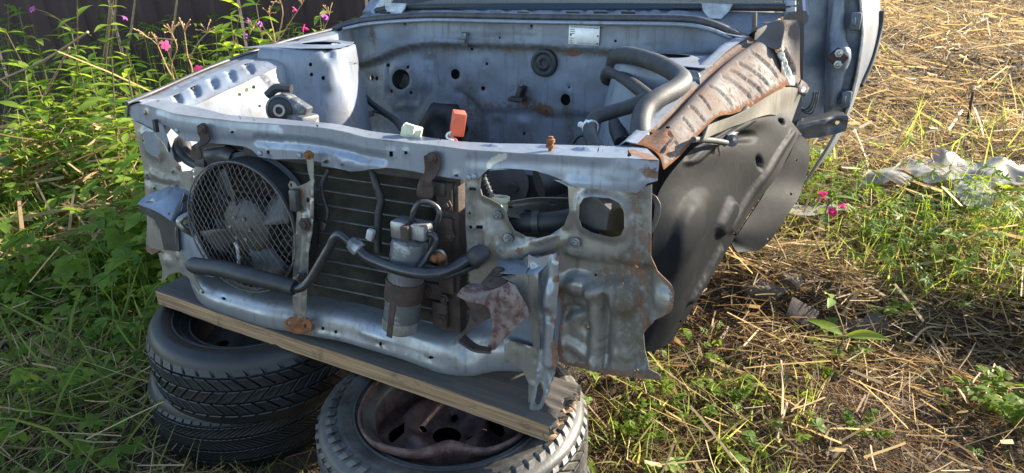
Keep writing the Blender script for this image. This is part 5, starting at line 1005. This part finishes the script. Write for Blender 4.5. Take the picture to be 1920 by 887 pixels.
straw(9000, -2, 9.0, 9.0, 18, .2, .6, .006, .018, .06, (.1, 1))
straw(11000, -3.2, -.35, -.9, 2.2, .06, .30, .0015, .0045, .05, (.3, 1))
straw(900, -3.3, -1.9, .45, 1.4, .15, .45, .008, .02, .10, (.35, .95), pitch=.4)
straw(2500, -3.6, -1.7, .6, 1.9, .10, .40, .003, .012, .08, (.25, .95), pitch=.35)
straw(3000, -.6, .9, -.6, .5, .04, .2, .0015, .004, .012, (0, .5))
# upright stubble
n = 2600; x, y = U(.5, 4.5, n), U(1.4, 8, n); d = np.stack([rng.normal(0, .5, n), rng.normal(0, .5, n), np.ones(n)], 1); fo_.blades(gp(x, y), d, U(.03, .16, n), U(.002, .006, n), rng.normal(0, .04, (n, 3)), U(.2, 1, n), (1, .8, .4))
tag(fo_.build('straw_litter', 'straw', None, False), 'dry straw and broken stalks littering the ground around the car', 'straw', kind='stuff')

# ------------------------------------------------------------------ grass
fo_ = Fol()
def grass(n, x0, x1, y0, y1, L0, L1, W0, W1, tint=(0, 1), lean=.45, keep=None, bend=.35):
    x, y = U(x0, x1, n), U(y0, y1, n)
    if keep is not None: k = keep(x, y); x, y = x[k], y[k]; n = len(x)
    d = np.stack([rng.normal(0, lean, n), rng.normal(0, lean, n), np.ones(n)], 1); L = U(L0, L1, n); h = horiz(n); h[:, 2] = -.7
    fo_.blades(gp(x, y), d, L, U(W0, W1, n), h*(L*U(.0, bend*2, n))[:, None], U(*tint, n), (1, 1, .8, .5, .03))
away = lambda x, y: (np.hypot(x+.48, y-.15) > .30) & (np.hypot(x-.26, y+.01) > .31)
grass(7000, -2.8, -.2, -.9, 1.2, .05, .22, .002, .006, (.2, 1), .7, away)
grass(700, -2.6, -.5, -.8, .9, .2, .42, .005, .011, (.1, .6), .45, away)
grass(700, -.3, 1.0, -.55, .9, .03, .12, .002, .005, (.2, 1), .6, away)
grass(450, .45, 1.05, .0, .8, .05, .17, .003, .007, (.3, 1), .5, away)
grass(2600, .7, 2.4, 1.45, 2.5, .05, .20, .002, .006, (.35, 1), .6, lambda x, y: patchy(x, y, 1.2, 2) > .25)
grass(6000, .6, 6, 2.4, 9, .06, .26, .003, .008, (.6, 1), .6, lambda x, y: patchy(x, y, 1.5, 5) > .9)
grass(120, 1.2, 2.2, 2.4, 3.4, .15, .4, .006, .012, (.3, .9), .5)
grass(1200, 1.2, 3, .6, 1.4, .04, .12, .002, .005, (.3, 1), .6, lambda x, y: patchy(x, y, 3, 1) > .8)
tag(fo_.build('grass', 'grass', None), 'thin green and yellowing grass growing through the straw', 'grass', kind='stuff')

# ------------------------------------------------------------------ low broad-leaved ground cover
fo_ = Fol()
OV = (.05, .75, 1, .72, .04); LAN = (.05, .6, 1, .8, .45, .03)
def cover(n, x0, x1, y0, y1, h0, h1, s0, s1, tint=(0, 1), keep=None, prof=OV, lobes=3, asp=.62):
    x, y = U(x0, x1, n), U(y0, y1, n)
    if keep is not None: k = keep(x, y); x, y = x[k], y[k]; n = len(x)
    o = gp(x, y); top = o+np.stack([rng.normal(0, .04, n), rng.normal(0, .04, n), U(h0, h1, n)], 1)
    fo_.blades(o, top-o, np.linalg.norm(top-o, axis=1), np.full(n, .0022), np.zeros((n, 3)), U(.2, .9, n), (1, .8))
    sz = U(s0, s1, n); a0 = U(0, 6.28, n); ti = U(*tint, n); nn = nrm(np.stack([rng.normal(0, .35, n), rng.normal(0, .35, n), np.ones(n)], 1))
    for q in range(lobes):
        a = a0+(q-(lobes-1)/2)*(1.25 if lobes < 5 else .85); d = np.stack([np.cos(a), np.sin(a), U(-.1, .4, n)], 1); d = nrm(d-nn*(d*nn).sum(1, keepdims=True)*.8)
        L = sz*(1 if q == (lobes-1)//2 else .8); fo_.blades(top, d, L, L*asp, -nn*(L*U(.05, .35, n))[:, None], np.clip(ti+rng.normal(0, .08, n), 0, 1), prof, nn+0*d, .25)
cover(1700, -3.4, -.75, .35, 2.1, .05, .26, .03, .06, (.1, 1), lambda x, y: patchy(x, y, 1.6, 3) > .5)
cover(2400, -2.8, -.72, .2, 1.5, .02, .16, .02, .05, (.1, 1), None, OV, 5)
cover(900, -2.4, -.6, -.8, .7, .02, .12, .018, .045, (.2, 1), away, OV, 5)
cover(380, -.2, 1.0, -.5, 1.0, .02, .07, .015, .035, (.3, 1), away, OV, 5)
cover(1900, .75, 2.4, 1.42, 2.5, .02, .20, .015, .05, (.3, 1), lambda x, y: patchy(x, y, 1.9, 2) > .42, LAN, 5, .3)
cover(260, .8, 2.6, .2, 1.3, .01, .05, .015, .035, (.3, 1), lambda x, y: patchy(x, y, 3, 1) > .5, OV, 5)
cover(600, .8, 5, 2.5, 8, .03, .12, .02, .04, (.4, 1), lambda x, y: patchy(x, y, 1.5, 5) > .8, OV, 3)
cover(1200, -2.9, -1.15, .35, 1.35, .08, .34, .045, .085, (.4, 1), lambda x, y: patchy(x, y, 2.4, 6) > .62, OV, 5)  # brighter tint range puts sunlight into the leaf colour of this patch
cover(350, -2.6, -.9, -.5, .6, .05, .18, .03, .06, (.3, 1), lambda x, y: patchy(x, y, 2.8, 4) > .75, OV, 5)
cover(700, -5, -1.2, 1.8, 3.3, .15, .6, .04, .08, (0, .8), lambda x, y: y < .9+(x+8)*.421+.0, LAN, 3, .35)
tag(fo_.build('ground_cover', 'leaf', None), 'low leafy weeds carpeting the ground beside the car', 'weeds', kind='stuff')

# ------------------------------------------------------------------ single plants
def stem_mesh(name, pts, r0, r1, mat, parent): b = MB(); q = spline(pts, 4); b.tube(q, list(np.linspace(r0, r1, len(q))), 6); return b.build(name, M[mat], parent)
LEAF = []
for s_ in range(3):
    f_ = Fol(); k = 9; rng2 = np.random.default_rng(s_)
    pr_ = [.04, .45, .8, 1., .98, .85, .62, .32, .02]; f_.blades(np.zeros((1, 3)), np.array([[1., 0, 0]]), np.ones(1), np.array([.34]), np.array([[0, .05*(s_-1), -.22-.12*s_]]), np.zeros(1), pr_, np.array([[0, 0, 1.]]), .28)
    me = bpy.data.meshes.new('leaf'); v = np.vstack(f_.v); me.from_pydata(v.tolist(), [], np.vstack(f_.f).tolist()); me.polygons.foreach_set('use_smooth', np.ones(len(me.polygons), bool)); me.materials.append(M['leaf_obj']); LEAF.append(me)
def petal_mesh(mat):
    b = MB()
    for k in range(5):
        a = k*2*math.pi/5+.3; d = Vector((math.cos(a), math.sin(a), 0)); s_ = Vector((-d.y, d.x, 0)); L = .9 if k not in (0,) else 1.15
        b.add([d*.08, d*.5*L+s_*.38+Vector((0, 0, .22)), d*.95*L+s_*.22+Vector((0, 0, .05)), d*.95*L-s_*.22+Vector((0, 0, .0)), d*.5*L-s_*.38+Vector((0, 0, .22))], [(0, 1, 2, 3, 4)])
    b.lathe([(.02, -.9), (.22, -.5), (.30, -.15), (.22, .12)], (0, 0, 0), (0, 0, 1), 9)
    me = bpy.data.meshes.new('flower'); me.from_pydata(b.v, [], b.f); me.polygons.foreach_set('use_smooth', np.ones(len(me.polygons), bool)); me.materials.append(M[mat]); return me
FLW = {'pink': petal_mesh('petal'), 'violet': petal_mesh('petal_v')}
def put(me, name, parent, loc, rot, sc):
    o = bpy.data.objects.new(name, me); COL.objects.link(o); o.parent = parent; o.location = loc; o.rotation_euler = rot; o.scale = (sc,)*3; return o
def balsam(name, base, top, npair, leaf, label, flowers=(), heads=(), seed=0, group=None, r=.006, lowfrac=.25, whorl=2, cat='plant'):
    """upright plant: stem, pairs of pointed leaves, flowers and dry seed heads at given points"""
    q = random.Random(seed); base = np.array([base[0], base[1], float(gz(base[0], base[1]))-.02]); top = np.asarray(top, float); root = empty(name, tuple(base)); tag(root, label, cat, group)
    mid = (base+top)/2+np.array([q.uniform(-.05, .05), q.uniform(-.05, .05), 0]); pts = [base-base, mid-base, top-base]; stem_mesh('stem', pts, r, r*.45, 'stem', root); sp_ = spline(pts, 10)
    for i in range(npair):
        t = lowfrac+(1-lowfrac)*i/max(1, npair-1); p = sp_[min(len(sp_)-1, int(t*(len(sp_)-1)))]; a = i*1.57+q.uniform(-.4, .4)
        for w in range(whorl):
            aa = a+w*2*math.pi/whorl+q.uniform(-.3, .3); L = leaf*(1.1-.55*abs(t-.55))*q.uniform(.75, 1.15)
            put(LEAF[q.randrange(3)], 'leaf', root, p, (q.uniform(-.35, .35), -q.uniform(-.1, .75), aa), L)
    for (pt, col_, s_) in flowers:
        d = np.asarray(pt)-base; j = sp_[int(.8*(len(sp_)-1))]; stem_mesh('flower_stalk', [j, (np.array(j)+d)/2+np.array([0, 0, .03]), d+np.array([0, 0, .01])], .0022, .0013, 'stem', root)
        put(FLW[col_], 'flower', root, d, (q.uniform(.6, 1.4), q.uniform(-.6, .6), q.uniform(0, 6)), s_)
    for hpts in heads:
        P = [np.asarray(p)-base for p in hpts]; stem_mesh('seed_stalk', P, .0035, .0018, 'seed_stem', root)
        e = P[-1]; b = MB()
        for k in range(7):
            dd = np.array([q.uniform(-.03, .03), q.uniform(-.03, .03), q.uniform(.005, .05)]); b.tube([e, e+dd*.6+np.array([0, 0, .006]), e+dd], [.0013, .0016, .0022], 5); b.lathe([(0, -.002), (.003, .002), (.0028, .008), (0, .011)], e+dd, tuple(dd+1e-4), 6)
        b.build('seed_head', M['seed_stem'], root)
    return root
# ------------------------------------------------------------------ the plants one can point at
yA = 1.15
balsam('balsam_plant', Wy(345, 330, yA)[:2], Wy(362, 190, yA), 5, .10, 'flowering weed with dry branched seed stalks and pink blooms beside the left corner', [(Wy(310, 86, yA), 'pink', .024), (Wy(371, 129, yA), 'pink', .018)],
       [[Wy(362, 190, yA), Wy(330, 160, yA), Wy(322, 120, yA), Wy(332, 90, yA), Wy(322, 62, yA)], [Wy(362, 190, yA), Wy(360, 130, yA), Wy(352, 105, yA), Wy(346, 60, yA)], [Wy(355, 110, yA), Wy(372, 80, yA), Wy(388, 62, yA)], [Wy(330, 75, yA), Wy(300, 72, yA), Wy(278, 72, yA)], [Wy(340, 170, yA), Wy(315, 130, yA), Wy(296, 85, yA)]], 1)
yB = 1.75
balsam('balsam_plant', Wy(530, 200, yB)[:2], Wy(512, 75, yB), 6, .13, 'tall weed with yellowing seed heads and pink blooms behind the strut tower', [(Wy(571, 53, yB), 'pink', .024), (Wy(553, 18, yB), 'pink', .02), (Wy(488, 45, yB), 'violet', .017)],
       [[Wy(518, 90, yB), Wy(512, 55, yB), Wy(505, 28, yB)], [Wy(518, 90, yB), Wy(500, 62, yB), Wy(476, 58, yB)], [Wy(520, 80, yB), Wy(545, 40, yB), Wy(566, 8, yB)], [Wy(520, 80, yB), Wy(530, 30, yB), Wy(528, 8, yB)]], 2, lowfrac=.45)
balsam('balsam_plant', Wy(618, 120, 2.1)[:2], Wy(600, 30, 2.1), 6, .12, 'yellow-brown weed close to the rusty wall end', [(Wy(610, 32, 2.1), 'violet', .024)], [[Wy(605, 60, 2.1), Wy(612, 45, 2.1), Wy(618, 28, 2.1)]], 3, lowfrac=.4)
yD = 2.15
balsam('balsam_plant', Wy(440, 190, yD)[:2], Wy(450, 15, yD), 8, .17, 'dark green broad-leaved weed in shade against the maroon wall', [(Wy(462, 68, yD), 'violet', .02)], (), 4, lowfrac=.35)
balsam('balsam_plant', Wy(490, 180, yD)[:2], Wy(480, 8, yD), 7, .15, 'dark green weed right of its broad-leaved neighbour by the wall', [(Wy(466, 40, yD), 'violet', .024)], (), 5, lowfrac=.4)
yE = 1.55
balsam('balsam_plant', Wy(120, 330, yE)[:2], Wy(145, 0, yE), 9, .14, 'tall upright balsam stalk at the top left with violet blooms', [(Wy(60, 18, yE), 'violet', .02)], (), 6, lowfrac=.3)
balsam('balsam_plant', Wy(215, 300, 1.7)[:2], Wy(215, -20, 1.7), 8, .12, 'tall balsam stalk with one violet bloom left of the bare stems', [(Wy(234, 34, 1.7), 'violet', .02)], (), 7, lowfrac=.35)
balsam('balsam_plant', Wy(20, 300, 1.7)[:2], Wy(15, 10, 1.7), 7, .13, 'balsam stalk cut by the left edge of the picture', [(Wy(108, 162, 1.3), 'violet', .025)] if False else (), (), 8, lowfrac=.4)
balsam('balsam_plant', Wy(205, 290, 1.1)[:2], Wy(210, 110, 1.1), 7, .10, 'sunlit bright green weed left of the pink seed-stalk plant', [(Wy(108, 110, 1.1), 'violet', .022)] if False else (), (), 9, lowfrac=.3)
balsam('balsam_plant', Wy(265, 300, 1.0)[:2], Wy(240, 140, 1.0), 5, .12, 'sunlit weed with long arching leaves just left of the car corner', (), (), 10, lowfrac=.4)
spots = [(30, 60, 1.6, .3), (85, 75, 1.7, .3), (150, 60, 1.8, .3), (190, 90, 1.8, .3), (235, 110, 1.7, .3), (120, 40, 2.0, .3), (60, 130, 1.4, .3), (175, 120, 1.5, .3), (275, 120, 1.7, .3), (400, 60, 2.0, .3), (430, 30, 2.3, .3), (470, 60, 2.1, .3), (600, 60, 2.2, .3), (560, 80, 2.0, .3), (20, 20, 1.9, .3), (215, 60, 2.0, .3), (40, 200, 1.25, .3), (95, 215, 1.2, .3), (140, 205, 1.3, .3), (185, 190, 1.25, .3), (225, 205, 1.15, .3), (75, 160, 1.5, .3), (20, 130, 1.5, .3), (160, 140, 1.6, .3), (110, 120, 1.7, .3), (265, 200, 1.25, .3), (50, 100, 1.8, .3), (205, 160, 1.4, .3), (250, 160, 1.5, .3), (295, 150, 1.5, .3), (10, 270, 1.15, .3), (115, 260, 1.1, .3), (165, 235, 1.05, .3), (205, 280, .9, .3), (230, 235, .95, .3), (395, 90, 2.1, .3), (420, 60, 2.2, .3), (300, 60, 2.2, .3), (60, 260, 1.5, .30), (150, 250, 1.4, .28), (30, 330, 1.1, .2), (90, 340, 1.0, .22), (180, 350, .9, .22), (225, 390, .7, .25), (250, 330, .75, .3), (285, 240, 1.3, .3), (120, 290, 1.5, .35), (15, 240, 1.6, .3), (235, 270, 1.0, .32), (300, 180, 1.6, .35), (380, 150, 1.7, .3), (60, 210, 1.9, .35), (130, 170, 2.0, .4), (410, 110, 1.9, .35), (170, 300, 1.2, .3), (205, 230, 1.25, .3), (40, 290, 1.3, .25), (75, 385, .85, .18), (255, 250, 1.2, .35), (10, 150, 2.1, .5), (330, 120, 2.0, .4)]
for i, (px, py, y, h) in enumerate(spots):
    zone = next(t_ for lim, t_ in ((60, 'at the left edge of the picture'), (140, 'around the tall balsam stalk at top left'), (230, 'left of the bright sunlit weed'), (320, 'near the pink seed-stalk plant'), (520, 'in front of the maroon wall'), (2000, 'behind the strut tower')) if px < lim); row = next(t_ for lim, t_ in ((90, 'tall leafy weed against the wall'), (170, 'leafy weed of the back rows'), (250, 'sunlit leafy weed of the middle rows'), (900, 'low leafy weed of the front rows')) if py < lim)
    t = Wy(px, py, y); zt = max(.16, t[2]); balsam('leafy_weed', t[:2], (t[0]+random.uniform(-.08, .08), t[1]+random.uniform(-.05, .05), zt), 6, random.uniform(.08, .15), row+', '+zone, (), (), 40+i, 'leafy weeds of the thicket', .0045, .3, 3)
# dead upright stalks in the shade
for i, (px, y) in enumerate(((205, 2.2), (222, 2.3), (244, 2.3), (340, 2.4))):
    b0 = Wy(px, 330, y); b0[2] = float(gz(b0[0], b0[1])); t = Wy(px+random.uniform(-14, 14), -30, y); b = MB(); b.tube(spline([b0, (b0+t)/2+np.array([random.uniform(-.03, .03), 0, 0]), t], 5), [.011-.0005*k for k in range(11)], 6)
    tag(b.build('dead_stalk', M['twig']), 'brown dead stalk standing among the shaded weeds', 'stalk', 'dead stalks by the wall')
for i, (a, b_, y0, y1) in enumerate((((0, 150), (165, 60), 1.5, 1.2), ((30, 260), (130, 90), 1.6, 1.5))):
    b = MB(); b.tube(spline([Wy(*a, y0), Wy((a[0]+b_[0])/2, (a[1]+b_[1])/2+8, (y0+y1)/2), Wy(*b_, y1)], 6), .006, 6); tag(b.build('fallen_stalk', M['twig']), ('pale bare stalk leaning across the top left weeds', 'brown bare stalk leaning under the pale one')[i], 'stalk')
# parsley-like rosettes on the right
def rosette(name, px, py, n, s_, h, label, seed, col=None):
    p = Wz(px, py, 0.1 if py < 600 else .0); global fo_; q = np.random.default_rng(seed); base = np.array([p[0], p[1], float(gz(p[0], p[1]))]); root = empty(name, tuple(base)); tag(root, label, 'plant')
    for i in range(n):
        f_ = Fol(); a = i*2.4+q.uniform(-.3, .3); el = q.uniform(.5, 1.3); d = np.array([math.cos(a)*math.cos(el), math.sin(a)*math.cos(el), math.sin(el)]); tip = d*h*q.uniform(.6, 1.1)
        f_.blades(np.zeros((1, 3)), tip[None], np.array([np.linalg.norm(tip)]), np.array([.003]), np.zeros((1, 3)), np.array([.5]), (1, .8))
        for k in range(7):
            t = .45+.55*k/6; side = (-1)**k*(0 if k == 6 else 1); a2 = a+side*1.0; L = s_*(1.15-.5*abs(t-.8)); dd = np.array([[math.cos(a2), math.sin(a2), .25]])
            for l_ in (-.6, 0, .6):
                dl = np.array([[math.cos(a2+l_), math.sin(a2+l_), .2]]); f_.blades((tip*t)[None], dl, np.array([L*(1 if l_ == 0 else .8)]), np.array([L*.5]), np.array([[0, 0, -.2*L]]), np.array([q.uniform(.4, 1)]), OV, np.array([[0, 0, 1.]])+q.normal(0, .25, (1, 3)), .2)
        f_.build('leaf', 'leaf', root)
    return root
rosette('parsley_weed', 1905, 790, 14, .035, .17, 'lush parsley-like weed at the right edge of the picture', 1)
rosette('parsley_weed', 1572, 668, 7, .022, .10, 'small bright parsley-like weed below the concrete chunks', 2)
rosette('parsley_weed', 1610, 828, 5, .02, .08, 'tiny parsley-like weed near the bottom on bare straw', 3)
rosette('parsley_weed', 1660, 610, 5, .024, .09, 'small weed right of the concrete chunks', 4)
rosette('parsley_weed', 1375, 760, 6, .022, .09, 'low rounded weed in front of the black wheel liner', 5)
rosette('parsley_weed', 1240, 760, 7, .02, .10, 'low weed under the torn panel corner beside the right tyre', 6)
rosette('parsley_weed', 1190, 820, 8, .02, .10, 'low weed hugging the sunlit side of the right tyre', 7)
balsam('broadleaf_seedling', Wz(1565, 610, .1)[:2], Wz(1560, 560, .18), 2, .11, 'seedling with one large glowing yellow-green leaf by the concrete chunks', (), (), 70, None, .004, .5, 2)
yP = 1.8
balsam('balsam_plant', Wy(1560, 420, yP)[:2], Wy(1556, 372, yP), 3, .12, 'small balsam with pink blooms beside the black wheel liner', [(Wy(1540, 367, yP), 'pink', .024), (Wy(1560, 398, yP), 'pink', .022), (Wy(1580, 386, yP), 'pink', .018)], (), 71, None, .004, .3, 2)
# sticks lying on the straw
for i, (a, b_, r_, lb) in enumerate((((1790, 112), (1860, 50), .012, 'long pale curved stick lying on the far straw'), ((1170, 690), (1215, 735), .005, 'thin straw stalk below the torn panel corner'), ((1455, 830), (1482, 745), .006, 'pale flat stalk on the bare straw at lower middle'), ((1560, 865), (1610, 862), .006, 'short reddish stick near the bottom edge'), ((1700, 640), (1770, 600), .005, 'grey stick right of the concrete chunks'))):
    pa, pb = Wz(*a, .03), Wz(*b_, .05); 
    for p in (pa, pb): p[2] = float(gz(p[0], p[1]))+.03
    b = MB(); b.tube(spline([pa, (pa+pb)/2+np.array([.0, .03, .02]), pb], 6), [r_, r_, r_*.9, r_*.9, r_*.8, r_*.8, r_*.8, r_*.7, r_*.7, r_*.6, r_*.6, r_*.5, r_*.4], 7); tag(b.build('stick', M['twig']), lb, 'stick')
p = Wz(1797, 292, .0); z = float(gz(p[0], p[1])); b = MB(); b.tube([(p[0], p[1], z-.05), (p[0]+.005, p[1], z+.10), (p[0], p[1]+.01, z+.25)], [.009, .008, .007], 7); tag(b.build('stake', M['rust_dark']), 'dark broken stalk standing upright in the field', 'stake')
# broken concrete and a dark plate
def chunk(px, py, sx, sy, sz, seed, label, mat='stone', rz=0):
    p = Wz(px, py, .05); bm = bmesh.new(); bmesh.ops.create_icosphere(bm, subdivisions=4, radius=1); q = np.random.default_rng(seed); K = q.normal(size=(9, 3)); K /= np.linalg.norm(K, axis=1)[:, None]; D = q.uniform(.55, .85, 9); ph = q.uniform(0, 6, 6)
    for v in bm.verts:
        c = np.array(v.co)
        for k_, d_ in zip(K, D):
            e = c@k_
            if e > d_: c = c-k_*(e-d_)
        n_ = .03*math.sin(c[0]*9+ph[0])*math.sin(c[1]*8+ph[1])+.02*math.sin(c[2]*17+ph[2]+c[0]*13)+.012*math.sin(c[1]*31+ph[3])*math.sin(c[0]*29)
        c = c*(1+n_); v.co = (c[0]*sx, c[1]*sy, c[2]*sz)
    me = bpy.data.meshes.new('concrete_chunk'); bm.to_mesh(me); bm.free(); me.polygons.foreach_set('use_smooth', np.ones(len(me.polygons), bool)); me.set_sharp_from_angle(angle=R(28)); me.materials.append(M[mat]); o = bpy.data.objects.new('concrete_chunk', me); COL.objects.link(o)
    o.location = (p[0], p[1], float(gz(p[0], p[1]))+sz*.25); o.rotation_euler = (q.uniform(-.2, .2), q.uniform(-.2, .2), rz); tag(o, label, 'rubble', 'broken concrete along the bank'); return o
chunk(1425, 552, .09, .05, .04, 1, 'brown concrete chunk half hidden behind the black wheel liner')
chunk(1612, 592, .06, .045, .04, 2, 'cracked concrete chunk right of the seedling with the large leaf')
chunk(1480, 550, .045, .04, .035, 3, 'small concrete lump behind the dark tilted plate', rz=.5)
chunk(1575, 625, .05, .035, .025, 4, 'flat concrete piece in front of the chunks', rz=.2)
chunk(1640, 590, .05, .05, .04, 5, 'rightmost concrete lump of the row', rz=.9)
p = Wz(1505, 580, .06); b = MB(); b.box((0, 0, 0), (.105, .008, .075), bev=.002); o = b.build('metal_plate', M['rust_dark']); o.location = (p[0], p[1]-.02, float(gz(p[0], p[1]))+.05); o.rotation_euler = (R(-50), R(28), R(10)); tag(o, 'dark rusty metal plate leaning on the concrete chunks', 'plate')
# torn plastic sheets
def sheet(pxs, label, seed, mat='sheet', amp=.045, lift=.06):
    q = np.random.default_rng(seed); P = np.array([Wz(x, y, .08)[:2] for x, y in pxs]); lo, hi = P.min(0), P.max(0); st = .008
    X, Y = np.meshgrid(np.arange(lo[0], hi[0], st), np.arange(lo[1], hi[1], st)); nyy, nxx = X.shape; g2 = np.stack([X.ravel(), Y.ravel()], 1); ang = q.uniform(0, 3)
    jag = dseg(g2, P, True)*np.where(inpoly(g2, P), 1, -1)+.03*np.sin(g2[:, 0]*17+seed)*np.sin(g2[:, 1]*13)+.008*np.sin(g2[:, 0]*60+g2[:, 1]*41)
    ins = jag > 0; z = gz(g2[:, 0], g2[:, 1])+lift
    for _ in range(10):
        a = q.uniform(0, 3.14); k = q.uniform(10, 34); z = z+amp*6/k*(1-np.abs(np.sin((g2@np.array([math.cos(a), math.sin(a)]))*k*.5+q.uniform(0, 6)+2*np.sin(g2[:, 0]*5+q.uniform(0, 6)))))**1
    ii = np.arange(len(g2)).reshape(nyy, nxx); F = np.stack([ii[:-1, :-1].ravel(), ii[:-1, 1:].ravel(), ii[1:, 1:].ravel(), ii[1:, :-1].ravel()], 1); F = F[ins[F].all(1)]; us, inv_ = np.unique(F, return_inverse=True)
    o = mkmesh('plastic_sheet', np.c_[g2, z][us], inv_.reshape(F.shape), M[mat], None, True); tag(o, label, 'plastic sheet', 'torn plastic sheets'); return o
sheet([(1690, 350), (1740, 335), (1790, 345), (1860, 352), (1930, 345), (1940, 400), (1880, 395), (1850, 415), (1835, 455), (1795, 445), (1765, 405), (1700, 380), (1650, 375)], 'crumpled white plastic sheet in the sunlit field at right', 1)
sheet([(1590, 372), (1650, 365), (1700, 378), (1690, 392), (1600, 392)], 'narrow twisted strip of white plastic by the pink blooms', 2)
sheet([(1480, 420), (1560, 412), (1600, 425), (1560, 445), (1470, 440)], 'small scrap of white plastic beside the black wheel liner', 3, amp=.02)
p = Wz(1772, 385, .12); b = MB(); q = [np.array([p[0]+.02*math.sin(k*1.3)-.01*k*.2, p[1]+.01*k*.3, p[2]+.03*k]) for k in range(6)]
b.tube(q, [.05, .045, .035, .03, .018, .004], 7, flat=.25); tag(b.build('plastic_sheet', M['sheet']), 'upright torn tatter of white plastic standing from the crumpled sheet', 'plastic sheet', 'torn plastic sheets')
